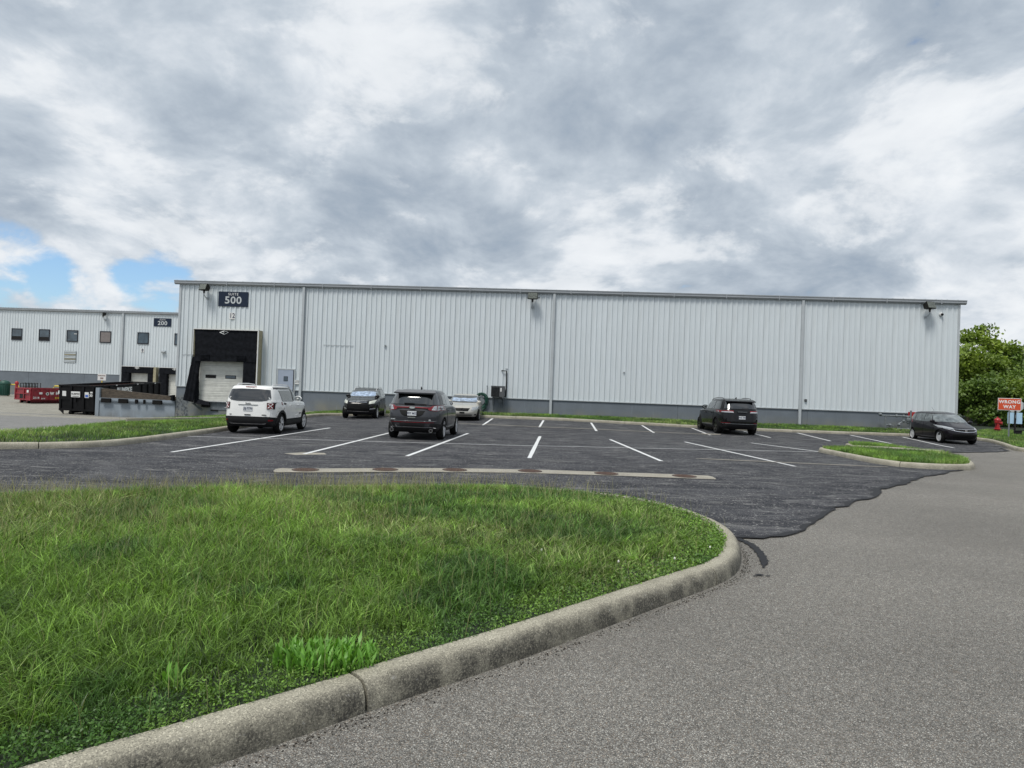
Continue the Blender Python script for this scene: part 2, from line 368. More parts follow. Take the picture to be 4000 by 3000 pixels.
def text(body, size, mat, parent, m, name='lettering', bold=0., ext=.002, sx=1., align='CENTER', space=1.):
    c = bpy.data.curves.new('t', 'FONT'); c.body = body; c.size = size; c.align_x = align; c.align_y = 'CENTER'
    c.extrude = ext; c.offset = bold; c.resolution_u = 3; c.space_character = space
    o = bpy.data.objects.new('t', c); COL.objects.link(o)
    dg = bpy.context.evaluated_depsgraph_get(); dg.update()
    me = bpy.data.meshes.new_from_object(o.evaluated_get(dg)); bpy.data.objects.remove(o); bpy.data.curves.remove(c)
    me.materials.clear(); me.transform(m @ Matrix.Diagonal((sx, 1, 1, 1))); me.materials.append(M[mat])
    ob = bpy.data.objects.new(name, me); COL.objects.link(ob); ob.parent = parent; return ob
FRONT = Matrix.Rotation(R(90), 4, 'X')     # text upright, readable from -y
def fm(x, y, z): return Matrix.Translation((x, y, z)) @ FRONT
def resample(pts, step):
    pts = [Vector(p) for p in pts]; out = [pts[0]]
    for a, b in zip(pts, pts[1:]):
        n = max(1, round((b-a).length/step))
        for i in range(1, n+1): out.append(a.lerp(b, i/n))
    return out
def catmull(pts, sub=6, closed=False):
    P = [Vector(p) for p in pts]; n = len(P); out = []
    rng_ = range(n) if closed else range(n-1)
    for i in rng_:
        if closed: a, b, c, d = P[(i-1) % n], P[i], P[(i+1) % n], P[(i+2) % n]
        else: a, b, c, d = P[max(0, i-1)], P[i], P[i+1], P[min(n-1, i+2)]
        for k in range(sub):
            t = k/sub; out.append(.5*((2*b)+(c-a)*t+(2*a-5*b+4*c-d)*t*t+(3*b-a-3*c+d)*t**3))
    if not closed: out.append(P[-1])
    return out

# ------------------------------------------------------------------ terrain heights
def lerp_tab(x, tab): return float(np.interp(x, [a for a, b in tab], [b for a, b in tab]))
AT = [(-12, 0), (-9, .02), (-2, .19), (3, .215), (9.7, .12), (14.4, .075), (19, .1), (24, .14), (30, .16)]
def zg(x, y): return lerp_tab(x, AT)*min(1.4, max(0, (y-31)/7))
ZC = [(15, .02), (20, -.01), (22, -.03), (27, -.17), (33, -.42), (39, -.66), (43, -.74), (49, -.62), (56, -.52), (80, -.5)]
def zcourt(x, y): return lerp_tab(y, ZC)
BO = Vector((-21.01, 42.70, 0)); BR = math.atan2(-3.29, 46.75)
bd = Vector((math.cos(BR), math.sin(BR), 0)); bn = Vector((math.sin(BR), -math.cos(BR), 0))
def wall(u, off=0, z=0): return BO+bd*u+bn*off+Vector((0, 0, z))
def yk(x): return 42.70-.0704*(x+21.01)-2.75       # back kerb line

def grid_sheet(name, x0, x1, y0, y1, st, zf, mat, kind='structure', parent=None):
    nx = max(1, round((x1-x0)/st)); ny = max(1, round((y1-y0)/st)); v = []; f = []
    for j in range(ny+1):
        for i in range(nx+1):
            x = x0+(x1-x0)*i/nx; y = y0+(y1-y0)*j/ny; v.append((x, y, zf(x, y)))
    for j in range(ny):
        for i in range(nx): a = j*(nx+1)+i; f.append((a, a+1, a+nx+2, a+nx+1))
    me = bpy.data.meshes.new(name); me.from_pydata(v, [], f); me.update()
    return link(name, me, M[mat], parent, kind)

setp(MB().quad((-900, -300, -2.2), (900, -300, -2.2), (900, 1500, -2.2), (-900, 1500, -2.2)).build('ground', 'far_ground', fix=False), kind='structure')
road = grid_sheet('road', -14, 70, -20, 75, 1., lambda x, y: zg(x, y)-.012 if y < 40 else .1, 'asphalt_old')
court = grid_sheet('truck_court', -120, -13.9, -20, 79, 2., lambda x, y: zcourt(x, y)-.01, 'court_asphalt')
grid_sheet('concrete_apron', -120, -21.5, 39, 79, 2., lambda x, y: zcourt(x, y)-.004, 'court_concrete')

# sealed lot: irregular front edge, flat up to y = 31, then rising a little to the back kerb
edge = [(2.9, 8.65), (3.25, 8.70), (3.6, 8.87), (3.8, 9.08), (4.07, 9.37), (4.55, 10.1), (5.28, 11.09), (5.5, 11.5), (5.81, 11.68), (6.3, 12.35), (6.8, 12.75), (7.5, 13.71), (7.75, 14.2), (8.19, 14.63), (8.9, 15.3), (9.53, 16.05), (10.4, 17.1), (11.3, 17.8), (12.14, 18.72), (13.1, 19.45), (14.2, 21), (15.8, 23.6), (17.18, 26.5), (18.6, 27.2), (20.0, 28.0), (21.2, 28.9), (22.3, 31)]
rg = random.Random(3)
e2 = []
for i, p in enumerate(resample([(a, b, 0) for a, b in edge], .22)):
    k = min(.05, .012+.002*p.y); e2.append((p.x+rg.uniform(-k, k), p.y+rg.uniform(-k, k)))
out_ = [(-10.35, 31), (-10.1, 24), (-10.08, 18.2), (-10.35, 17.0), (-10.85, 16.45), (-11.8, 15.8), (-14.5, 15.05), (-22, 14.65), (-40, 14.4), (-40, -7), (-24, .6), (-13, 6.1), (-7.2, 9.3), (-4.7, 10.3), (-1.6, 11.3), (1.5, 10.9), (2.3, 10.0), (2.6, 9.0), (2.62, 8.6)]+e2
lot = bpy.data.objects.new('parking_lot', None); COL.objects.link(lot); setp(lot, kind='structure')
bm = bmesh.new(); vs = [bm.verts.new((x, y, .004)) for x, y in out_]; bm.faces.new(vs)
bmesh.ops.triangulate(bm, faces=bm.faces); bmesh.ops.recalc_face_normals(bm, faces=bm.faces)
me = bpy.data.meshes.new('sealed_asphalt'); bm.to_mesh(me); bm.free()
# keep only what lies right of the left kerb: the left part is bounded under the grass
link('sealed_asphalt', me, M['asphalt_new'], lot)
grid_sheet('sealed_asphalt', -11.5, 26.5, 31, 40, .5, lambda x, y: zg(x, y)+.004, 'asphalt_new', None, lot)
# tar seam along the edge
sv, sf = [], []
for i, (x, y) in enumerate(e2):
    wd = .075+.04*math.sin(i*1.7)+.02*math.sin(i*.6)+(.08 if 30 < i < 50 else 0)
    a = e2[max(0, i-1)]; b = e2[min(len(e2)-1, i+1)]; t = Vector((b[0]-a[0], b[1]-a[1])).normalized(); n = Vector((-t.y, t.x))
    sv += [(x-n.x*.01, y-n.y*.01, .008), (x+n.x*wd, y+n.y*wd, .008)]
    if i: k = 2*i; sf.append((k-2, k, k+1, k-1))
me = bpy.data.meshes.new('tar_seam'); me.from_pydata(sv, [], sf); link('tar_seam', me, M['sealer'], lot)
# smear of sealer beside the kerb nose
sm_ = catmull([(2.88, 8.78, 0), (2.97, 8.4, 0), (2.96, 8.1, 0), (2.90, 7.75, 0), (2.82, 7.45, 0), (2.71, 7.18, 0)], 8)
sv, sf = [], []
for i, p in enumerate(sm_):
    k = i/(len(sm_)-1); wd = .05*(1-.2*k)*(1+.30*math.sin(i*2.3)+.15*math.sin(i*5.1)) * (1 if k < .9 else .35)
    sv += [(p.x-wd, p.y, .001), (p.x+wd, p.y, .001)]
    if i: j = 2*i; sf.append((j-2, j-1, j+1, j))
for (x, y, r) in [(2.56, 6.88, .03), (2.64, 6.86, .018), (2.50, 6.83, .015)]:
    b = len(sv); sv += [(x+r*math.cos(t)*1.6, y+r*math.sin(t), .001) for t in np.linspace(0, 6.28, 7)[:-1]]; sf.append(tuple(range(b, b+6)))
me = bpy.data.meshes.new('sealer_smear'); me.from_pydata(sv, [], sf)
ob = link('sealer_smear', me, M['sealer'], road)

# painted lines
def line(p, q, wd=.1, z=.008, mat='line', name='parking_line', wob=0.):
    p = Vector((*p, 0)); q = Vector((*q, 0)); L = (q-p).length; d = (q-p)/L; n = Vector((-d.y, d.x, 0)); k = max(2, int(L/.5)); v = []; f = []
    for i in range(k+1):
        c = p+d*L*i/k; ww = wd/2*(1+rg.uniform(-.08, .08)); c = c+n*rg.uniform(-wob, wob)
        for s in (-1, 1):
            e = c+n*s*ww; v.append((e.x, e.y, zg(e.x, e.y)+z))
        if i: j = 2*i; f.append((j-2, j-1, j+1, j))
    me = bpy.data.meshes.new(name); me.from_pydata(v, [], f)
    return link(name, me, M[mat], lot)
for q, p in [((-1.02, 38.2), (-1.35, 33.3)), ((1.83, 38.0), (1.41, 33.2)), ((4.45, 37.7), (4.07, 32.21)), ((7.25, 37.6), (6.85, 32.5)), ((9.95, 37.4), (9.51, 32.4)), ((12.55, 36.7), (12.3, 32.2)), ((15.6, 37.0), (14.77, 31.4)), ((18.25, 36.6), (17.45, 31.2)), ((20.9, 36.3), (19.35, 29.7)), ((-4.3, 38.2), (-4.75, 35.2))]:
    line(p, q, .11)
for p, q in [((-1.7, 27.5), (-2.62, 17.45)), ((1.2, 27.3), (.53, 18.1)), ((3.95, 26.9), (4.15, 18.6)), ((6.95, 27.1), (7.76, 18.5)), ((9.9, 28.0), (11.1, 24.3)), ((-7.35, 27.8), (-8.1, 16.35)), ((-4.60, 26.3), (-5.13, 17.05))]:
    line(p, q, .115)
line((-9.98, 21.05), (.07, 22.15), .07, .0115, wob=.006); line((.07, 22.15), (10.9, 24.2), .07, .0115, wob=.006)
# tan concrete drain strips
def band(pts, wd, name='concrete_strip'):
    P = catmull([(a, b, 0) for a, b in pts], 6); v = []; f = []
    for i, p in enumerate(P):
        a = P[max(0, i-1)]; b = P[min(len(P)-1, i+1)]; t = (b-a).normalized(); n = Vector((-t.y, t.x, 0)); ww = wd/2*(1+rg.uniform(-.06, .06))
        if i in (0, len(P)-1): ww *= .5
        for s in (-1, 1):
            e = p+n*s*ww; v.append((e.x, e.y, zg(e.x, e.y)+.014))
        if i: j = 2*i; f.append((j-2, j-1, j+1, j))
    me = bpy.data.meshes.new(name); me.from_pydata(v, [], f); link(name, me, M['strip'], lot)
band([(-4.68, 13.62), (-4.0, 13.78), (-2.6, 14.3), (-1.2, 14.72), (.5, 15.02), (2.2, 15.10), (3.9, 15.12), (4.55, 15.1)], .66)
band([(5.4, 19.75), (8, 19.5), (10.7, 19.25)], .13)
band([(-2.7, 33.75), (3.5, 33.25), (9.9, 32.75)], .16)
band([(9.3, 33.2), (10.2, 33.0)], .4)
v = [(-5.62, 17.0, .0045), (-5.25, 16.75, .0045), (-4.6, 17.15, .0045), (-4.75, 17.5, .0045), (-5.3, 17.45, .0045)]
link('concrete_patch', MB().poly(v).mesh('concrete_patch', False), M['strip'], lot)
MLAB = ['leftmost rusty round cover in the long tan concrete strip of the lot', 'rusty round cover second from the left end of the tan strip', 'reddish cover left of the middle of the tan strip, below the dark grey car', 'brown round cover right of the middle of the tan concrete strip', 'grey brown round cover next to last towards the right end of the tan strip', 'round iron cover at the right broken end of the tan concrete strip']
for (x, y), lb in zip([(-4.12, 13.82), (-2.6, 14.36), (-1.17, 14.75), (.47, 15.05), (2.16, 15.10), (3.9, 15.14)], MLAB):
    e = empty('manhole_cover', (x, y, .016), 0, lb, 'manhole cover', 'round covers in the tan strip')
    MB().lathe([(.27, 0), (.27, .006), (.24, .006)], 24).build('ring', 'manhole_ring', e)
    mb = MB().lathe([(.245, 0), (.245, .010), (.23, .011)], 24)
    for i in range(-3, 4):
        L = math.sqrt(.21**2-(i*.06)**2); mb.box(-L, L, i*.06-.012, i*.06+.012, .011, .015)
    mb.build('lid', 'manhole', e)
# court wear
for p, q, wd in [((-22, 35.6), (-40, 37), .25), ((-24, 31), (-40, 33), .2)]:
    line(p, q, wd, zcourt(0, (p[1]+q[1])/2)+.004-zg(p[0], p[1]), 'court_concrete', 'worn_streak', .03)

# ------------------------------------------------------------------ kerbs
M['kerb_far'] = speck_concrete('pale kerb concrete', (.30, .28, .22), (.43, .40, .32), 2)
def kerb(pts, side, joints=None, seg=3.05, wd=.17, h=.15, closed=False, zf=None, sub=5, name='kerb', mat='kerb_far'):
    """pts = road side foot line; side=+1: kerb body lies to the left of the travel direction"""
    P = catmull([Vector(p).to_3d() if len(p) == 3 else Vector((p[0], p[1], 0)) for p in pts], sub, closed)
    if closed: P.append(P[0].copy())
    P = resample(P, .25)
    arc = [0]
    for a, b in zip(P, P[1:]): arc.append(arc[-1]+(b-a).length)
    if joints is None:
        joints = list(np.arange(seg*.6, arc[-1], seg))
    cuts = [0]+list(joints)+[arc[-1]]
    prof = [(0, -.12, 1), (.004, .035, 1), (.010, .075, 1), (.022, .110, .9), (.045, .138, .55), (.07, .149, .12), (.11, .153, 0), (wd-.015, .154, 0), (wd, .146, 0), (wd, -.12, 0)]
    K = empty(name, kind='structure')
    def at(s):
        i = min(len(P)-2, max(0, int(np.searchsorted(arc, s))-1)); t = (s-arc[i])/max(1e-6, arc[i+1]-arc[i])
        p = P[i].lerp(P[i+1], t); a = P[max(0, i-1)]; b = P[min(len(P)-1, i+2)]; d = (b-a); d.z = 0; d.normalize(); return p, d
    for a, b in zip(cuts, cuts[1:]):
        if b-a < .15: continue
        ga, gb = a+.009, b-.009; n = max(1, int((b-a)/.25)); v = []; f = []; fc = []
        dz = rg.uniform(-.004, .004)
        for i in range(n+1):
            s = ga+(gb-ga)*i/n; p, d = at(s); nn = Vector((-d.y, d.x, 0))*side
            zb = zf(p.x, p.y) if zf else p.z
            for (o, z, fa) in prof:
                oo = o; zz = z*h/.15
                if i in (0, n) and z > .1: zz -= .006
                q = p+nn*oo; v.append((q.x, q.y, zb+zz+dz)); fc.append(fa)
        k = len(prof)
        for i in range(n):
            for j in range(k-1): c = i*k+j; f.append((c, c+1, c+k+1, c+k))
        f.append(tuple(range(k))); f.append(tuple(n*k+j for j in range(k)))
        me = bpy.data.meshes.new('kerb_segment'); me.from_pydata(v, [], f)
        bm = bmesh.new(); bm.from_mesh(me); bmesh.ops.recalc_face_normals(bm, faces=bm.faces); bm.to_mesh(me); bm.free()
        at_ = me.attributes.new('face', 'FLOAT', 'POINT'); at_.data.foreach_set('value', np.array(fc, dtype=np.float32))
        smooth(me, 50); link('kerb_segment', me, M[mat], K)
    return P
K2 = [(-7.5, -1.6), (-4.0, .75), (-1.36, 3.08), (-.72, 3.70), (.07, 4.45), (.67, 5.07), (1.35, 5.78), (2.01, 6.47), (2.34, 6.92), (2.56, 7.42), (2.72, 7.95), (2.82, 8.62), (2.78, 9.33), (2.60, 9.95), (2.25, 10.6), (1.70, 11.15), (.85, 11.58), (-.14, 11.66), (-1.6, 11.4), (-3.1, 10.85), (-4.7, 10.1), (-7.2, 8.75), (-13, 5.6), (-24, 0)]
P2 = catmull([(a, b, 0) for a, b in K2], 5); P2 = resample(P2, .25); arcs = [0]
for a, b in zip(P2, P2[1:]): arcs.append(arcs[-1]+(b-a).length)
def arc_of(x, y): return arcs[min(range(len(P2)), key=lambda i: (P2[i].x-x)**2+(P2[i].y-y)**2)]
j1, j2 = arc_of(-.74, 3.72), arc_of(2.01, 6.49)
jj = [j1-6.1, j1-3.2, j1, j2]+[j2+3.1*i for i in range(1, 14) if j2+3.1*i < arcs[-1]]
kerb(K2, 1, jj, wd=.19, mat='kerb')
K1 = [(-34, 14.3), (-22, 14.5), (-14.5, 14.9), (-12.6, 15.25), (-11.68, 15.64), (-10.69, 16.32), (-10.2, 16.95), (-9.95, 18.3), (-9.95, 21), (-10.0, 24.1), (-10.3, 30), (-10.6, 36.0), (-10.45, 37.6), (-9.9, 38.7), (-8.6, yk(-8.6)), (-5, yk(-5)), (0, yk(0)), (7, yk(7)), (14, yk(14)), (20, yk(20)), (23.0, yk(23)), (24.2, 36.1), (24.3, 34.8), (23.7, 33.2), (22.8, 31.3), (21.9, 29.6), (21.75, 28.9), (22.3, 28.5), (24, 28.2), (30, 27.8), (45, 27.2)]
kerb(K1, 1, zf=lambda x, y: zg(x, y))
K3 = [(11.0, 24.3), (10.9, 22.9), (10.86, 20.6), (11.15, 19.5), (12.0, 19.15), (13.2, 19.45), (14.15, 20.8), (15.0, 22.6), (15.45, 24.5), (15.25, 26.5), (14.6, 27.9), (13.75, 27.9), (13.35, 26.9), (12.6, 25.5), (11.6, 25.0)]
kerb(K3, 1, closed=True)
kerb([(12.44, 24.9), (13.6, 24.65), (14.6, 24.2), (15.15, 23.8)], 1, wd=.16, zf=lambda x, y: .09)
KB = [(-34, 16.6, .0), (-22, 16.8, .0), (-15.6, 17.4, .0), (-14.4, 18.9, .0), (-14.5, 21.5, -.04), (-16, 26.5, -.18), (-18, 32, -.42), (-20.3, 38.5, -.68), (-21.2, 42.2, -.8)]
kerb(KB, -1, wd=.35)
kerb([(-15.6, 27.6, .0), (-14.3, 29.0, .02), (-13.3, 31.5, .0), (-12.8, 34, .0)], -1, wd=.25, h=.12)
kerb([(34, 51.5, .25), (37.5, 49.6, .2), (45, 48.5, .15)], 1, wd=.2)

# ------------------------------------------------------------------ lawns
def loft(name, A, B, nu, nv, bulge=0., mat='soil', kind='structure'):
    def res(P, n):
        P = [Vector(p) for p in P]; L = [0]
        for a, b in zip(P, P[1:]): L.append(L[-1]+(b-a).length)
        o = []
        for i in range(n+1):
            s = L[-1]*i/n; k = min(len(P)-2, max(0, int(np.searchsorted(L, s))-1)); o.append(P[k].lerp(P[k+1], (s-L[k])/(L[k+1]-L[k])))
        return o
    a = res(A, nu); b = res(B, nu); v = []; f = []
    for i in range(nu+1):
        for j in range(nv+1):
            t = j/nv; p = a[i].lerp(b[i], t); p.z += bulge*4*t*(1-t); v.append(tuple(p))
    for i in range(nu):
        for j in range(nv): c = i*(nv+1)+j; f.append((c, c+1, c+nv+2, c+nv+1))
    me = bpy.data.meshes.new(name); me.from_pydata(v, [], f)
    bm = bmesh.new(); bm.from_mesh(me); bmesh.ops.recalc_face_normals(bm, faces=bm.faces); bm.to_mesh(me); bm.free()
    return link(name, me, M[mat], None, kind)
def fill(name, pts, zf, st=.5):
    """polygon filled by a clipped grid: rows of cells whose centre is inside, plus the outline as a fan skirt"""
    bm = bmesh.new(); vs = [bm.verts.new((x, y, 0)) for x, y in pts]; fa = bm.faces.new(vs)
    xs = [p[0] for p in pts]; ys = [p[1] for p in pts]
    for x in np.arange(min(xs)+st, max(xs), st): bmesh.ops.bisect_plane(bm, geom=bm.verts[:]+bm.edges[:]+bm.faces[:], plane_co=(x, 0, 0), plane_no=(1, 0, 0))
    for y in np.arange(min(ys)+st, max(ys), st): bmesh.ops.bisect_plane(bm, geom=bm.verts[:]+bm.edges[:]+bm.faces[:], plane_co=(0, y, 0), plane_no=(0, 1, 0))
    bmesh.ops.triangulate(bm, faces=bm.faces)
    for v in bm.verts: v.co.z = zf(v.co.x, v.co.y)
    bmesh.ops.recalc_face_normals(bm, faces=bm.faces)
    me = bpy.data.meshes.new(name); bm.to_mesh(me); bm.free(); me.update(); return link(name, me, M['soil'], None, 'structure')
def inset(P, d, side=1):
    o = []
    for i, p in enumerate(P):
        a = P[max(0, i-1)]; b = P[min(len(P)-1, i+1)]; t = (b-a); t.z = 0; t.normalize(); o.append((p.x-t.y*d*side, p.y+t.x*d*side))
    return o
cp = catmull([(a, b, 0) for a, b in K2], 5)
poly2 = inset(cp, .16)
def zf2(x, y):
    d = min(math.hypot(x-a, y-b) for a, b in poly2[::3]); return .115+.055*min(1, d/2.5)+.015*math.sin(x*2.1)*math.sin(y*1.7)*min(1, d)
lawn2 = fill('lawn', poly2, zf2, .6)
cp3 = catmull([(a, b, 0) for a, b in K3], 4, True); cp3.append(cp3[0].copy()); poly3 = inset(cp3, .15)[:-1]
lawn3 = fill('lawn', poly3, lambda x, y: .13, .6)
K1p = catmull([(a, b, 0) for a, b in K1], 5)
i0 = min(range(len(K1p)), key=lambda i: (K1p[i].x+8.6)**2+(K1p[i].y-yk(-8.6))**2)
i1 = min(range(len(K1p)), key=lambda i: (K1p[i].x-24.2)**2+(K1p[i].y-36.1)**2)
ins = inset(K1p, .15)
insz = [(x, y, zg(x, y)+.125) for x, y in ins]
GW = [(-21, -.76), (-14, -.15), (-11.5, .18), (-2, .40), (2, .43), (17, .41), (27, .40)]
Aback = insz[i0-2:i1+1]
Bback = [(p.x, p.y, lerp_tab(p.x, GW)) for p in [wall(u, -.05) for u in np.linspace(10.6, 47.6, 40)]]
lawnb = loft('lawn', Aback, Bback, 60, 6, .03)
Aleft = insz[:i0-1]+[(-10.4, 41.9, .18)]
Bleft = [(a, b, c+.13) for a, b, c in [(-34, 16.3, 0), (-22, 16.5, 0), (-15.5, 17.1, 0), (-14.1, 18.9, .0), (-14.2, 21.5, -.04), (-15.7, 26.5, -.18), (-17.7, 32, -.42), (-20, 38.5, -.68), (-20.9, 42.1, -.85)]]
lawnl = loft('lawn', [(p[0], p[1], p[2]) for p in Aleft], Bleft, 60, 14, .05)
lawnd = loft('lawn', [(-10.4, 38.5, .16), (-10.4, 42.0, .18)], [(-20.9, 39.5, -.6), (-21.0, 42.75, -.8)], 6, 14, .0)
Av = insz[i1-1:]; 
Bv = [(27.0, 39.2, .4), (30, 43.5, .38), (34.2, 47.0, .3), (35.5, 44, .2), (37, 38, .15), (45, 33, .13)]
lawnv = loft('lawn', Av, Bv, 40, 12, .08)
lawnf = loft('lawn', [(26.0, 39.3, .4), (27, 44, .45), (30, 60, .5)], [(31, 42.5, .35), (34.2, 47.6, .32), (60, 56, .4)], 10, 10, 0)
lawnx = loft('lawn', [(32, 52.2, .4), (38, 50.2, .35), (60, 48, .3)], [(30, 78, .9), (50, 78, .9), (90, 70, .9)], 10, 10, 0)

# ------------------------------------------------------------------ grass
def in_view(x, y, mg=1.2): return (np.abs(x) < .80*y+mg) & (y > 2.0)
def tri_sample(ob, n, wfun):
    me = ob.data; me.calc_loop_triangles(); T = np.empty(len(me.loop_triangles)*3, dtype=np.int32); me.loop_triangles.foreach_get('vertices', T); T = T.reshape(-1, 3)
    V = np.empty(len(me.vertices)*3, dtype=np.float32); me.vertices.foreach_get('co', V); V = V.reshape(-1, 3)
    a, b, c = V[T[:, 0]], V[T[:, 1]], V[T[:, 2]]; ar = .5*np.linalg.norm(np.cross(b-a, c-a), axis=1)
    ce = (a+b+c)/3; wt = ar*wfun(ce[:, 0], ce[:, 1]); wt /= wt.sum()
    k = rng.choice(len(T), n, p=wt); r1 = np.sqrt(rng.random(n)); r2 = rng.random(n)
    return (1-r1)[:, None]*a[k]+(r1*(1-r2))[:, None]*b[k]+(r1*r2)[:, None]*c[k]
def vnoise(x, y, s, seed):
    r = np.random.default_rng(seed); g = r.random((64, 64)); X = x*s+31.3; Y = y*s+17.7
    i = np.floor(X).astype(int); j = np.floor(Y).astype(int); fx = X-i; fy = Y-j; fx = fx*fx*(3-2*fx); fy = fy*fy*(3-2*fy)
    G = lambda a, b: g[a % 64, b % 64]
    return (G(i, j)*(1-fx)+G(i+1, j)*fx)*(1-fy)+(G(i, j+1)*(1-fx)+G(i+1, j+1)*fx)*fy
def colattr(me, C):
    a = me.attributes.new('col', 'FLOAT_COLOR', 'POINT'); c = np.ones((len(C), 4), dtype=np.float32); c[:, :3] = C; a.data.foreach_set('color', c.ravel())
def np_mesh(name, V, F, C, mat):
    me = bpy.data.meshes.new(name); nv = len(V); nf = len(F); k = F.shape[1]
    me.vertices.add(nv); me.vertices.foreach_set('co', V.astype(np.float32).ravel())
    me.loops.add(nf*k); me.loops.foreach_set('vertex_index', F.astype(np.int32).ravel())
    me.polygons.add(nf); me.polygons.foreach_set('loop_start', np.arange(0, nf*k, k, dtype=np.int32))
    me.update(calc_edges=True); colattr(me, C); me.materials.append(M[mat]); return me
def blades(name, P, hgt, wid, lean, col, label, tipcol=None, az=None):
    n = len(P); az = rng.random(n)*2*np.pi if az is None else az+rng.normal(size=n)*.7; fd = rng.random(n)*2*np.pi
    L = np.stack([np.cos(az), np.sin(az), np.zeros(n)], 1)*(lean*hgt)[:, None]
    Wd = np.stack([np.cos(fd), np.sin(fd), np.zeros(n)], 1)*(wid/2)[:, None]
    up = np.array([0, 0, 1.])[None]*hgt[:, None]
    base = P-np.array([0, 0, .01])
    m1 = base+up*.5+L*.28; tip = base+up*np.clip(1-.28*lean, .3, 1)[:, None]+L
    V = np.stack([base-Wd*.8, base+Wd*.8, m1+Wd*.75, m1-Wd*.75, tip], 1).reshape(-1, 3)
    b = np.arange(n)*5
    F = np.concatenate([np.stack([b, b+1, b+2], 1), np.stack([b, b+2, b+3], 1), np.stack([b+3, b+2, b+4], 1)])
    C = np.repeat(col, 5, axis=0).reshape(n, 5, 3).copy(); C[:, :2] *= .7; C[:, 4] *= 1.3  # roots darkened in the vertex colour as shade; tips paler by nature
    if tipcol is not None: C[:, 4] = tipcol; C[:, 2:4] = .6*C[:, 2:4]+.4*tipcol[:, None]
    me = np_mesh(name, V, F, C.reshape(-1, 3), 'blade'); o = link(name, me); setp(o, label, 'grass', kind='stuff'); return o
def gcol(x, y, n, dry=.25):
    g1 = np.array([.095, .175, .034]); g2 = np.array([.265, .42, .088]); g3 = np.array([.40, .40, .22]); g4 = np.array([.05, .125, .035])
    t = np.clip(vnoise(x, y, .9, 1)*.55+rng.random(n)*.9-.25, 0, 1)[:, None]; c = g1*(1-t)+g2*t
    d = ((vnoise(x, y, .45, 2)*.6+rng.random(n)*.6) > 1.02-dry*.55)[:, None]; c = np.where(d, .4*c+.6*g3, c)
    k = np.clip((vnoise(x, y, 1.25, 3)*.7+vnoise(x, y, 4.5, 13)*.3-.50)*9, 0, 1)[:, None]; c = c*(1-.62*k)+.62*k*g4
    return c*(.55+.9*rng.random(n))[:, None]
def tufts(P, per, rad):     # gather the roots into tufts that fan out from a common centre
    n = len(P); m = max(1, n//per); c = rng.integers(0, m, n); off = rng.normal(size=(n, 2))*rad
    Q = P[c].copy(); Q[:, :2] += off; return Q, np.arctan2(off[:, 1], off[:, 0]), c
# front lawn
def wden(x, y): return np.where(in_view(x, y), 1/np.clip(y, 3.2, 12)**.75, .0)
def kdist(x, y):
    q = np.array(poly2); d = np.full(len(x), 9.)
    for a, b in q: d = np.minimum(d, np.hypot(x-a, y-b))
    return d
n = 230000
P = tri_sample(lawn2, n, wden); P, az_, tc_ = tufts(P, 14, .035); x, y = P[:, 0], P[:, 1]; kd = kdist(x, y)
tall = np.clip((-x+.5)*.10+(y-4)*.08, 0, 1); pat = vnoise(x, y, 1.1, 5)
tr_ = rng.random(n)[tc_]; h = (.045+.075*pat+.05*tall+.08*rng.random(n)*(.5+tall)+.07*tr_**3)*np.clip(kd/.7, .28, 1)
wd = (.0042+.0045*rng.random(n)[tc_]**2)*np.clip(y/4.5, 1, 2.1)*(.6+.8*rng.random(n))
ln = .25+1.0*rng.random(n)
cg_ = gcol(x, y, n)*(.32+1.4*rng.random(n)[tc_]**1.3)[:, None]
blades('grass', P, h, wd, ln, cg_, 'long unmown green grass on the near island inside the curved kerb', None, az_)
# taller wisps with seed heads
n = 7500
P = tri_sample(lawn2, n, lambda x, y: np.where(in_view(x, y), np.clip((-x+2.5)*.12, .10, 1)*np.clip((y-3)/7, .12, 1)*(.3+vnoise(x, y, .7, 21)), 0)); x, y = P[:, 0], P[:, 1]
h = .22+.17*rng.random(n)+.05*np.clip((y-7)/4, 0, 1); col = np.tile(np.array([.36, .38, .17]), (n, 1))*(.7+.6*rng.random(n))[:, None]
blades('seeding_grass', P, h, .0028*np.clip(y/5, 1, 1.5), .12+.35*rng.random(n), col, 'thin taller brownish seeding grass stems standing above the near lawn', np.tile(np.array([.40, .33, .22]), (n, 1)))
# clover and low broad leaves: denser at the kerb and in patches
n = 70000
P = tri_sample(lawn2, n*3, wden); kd = kdist(P[:, 0], P[:, 1])
pr = np.clip(1.15-kd/.45, .0, 1)+.9*(vnoise(P[:, 0], P[:, 1], .8, 8) > .66)*(P[:, 1] < 9); P = P[rng.random(len(P)) < pr][:n]; n = len(P)
def leafcards(P, hz, size, col, name, mat='leaf', flat=.5, two=False):
    n = len(P); az = rng.random(n)*2*np.pi; nz = flat+(1-flat)*rng.random(n)
    th = np.sqrt(np.clip(1-nz**2, 0, 1)); Nn = np.stack([th*np.cos(az), th*np.sin(az), nz], 1)
    A = np.cross(Nn, np.array([0, 0, 1.])+.001*rng.random((n, 3))); A /= np.linalg.norm(A, axis=1)[:, None]+1e-9; B = np.cross(Nn, A)
    a2 = rng.random(n)*2*np.pi; U = A*np.cos(a2)[:, None]+B*np.sin(a2)[:, None]; W_ = np.cross(Nn, U)
    c = P+np.array([0, 0, 1.])*hz[:, None]; s = size[:, None]
    V = np.stack([c-U*s, c+W_*s*.55, c+U*s, c-W_*s*.55], 1).reshape(-1, 3); b = np.arange(n)*4
    F = np.stack([b, b+1, b+2, b+3], 1)
    return np_mesh(name, V, F, np.repeat(col, 4, axis=0), mat)
cc = gcol(P[:, 0], P[:, 1], n, 0)*np.array([.85, .92, .8])
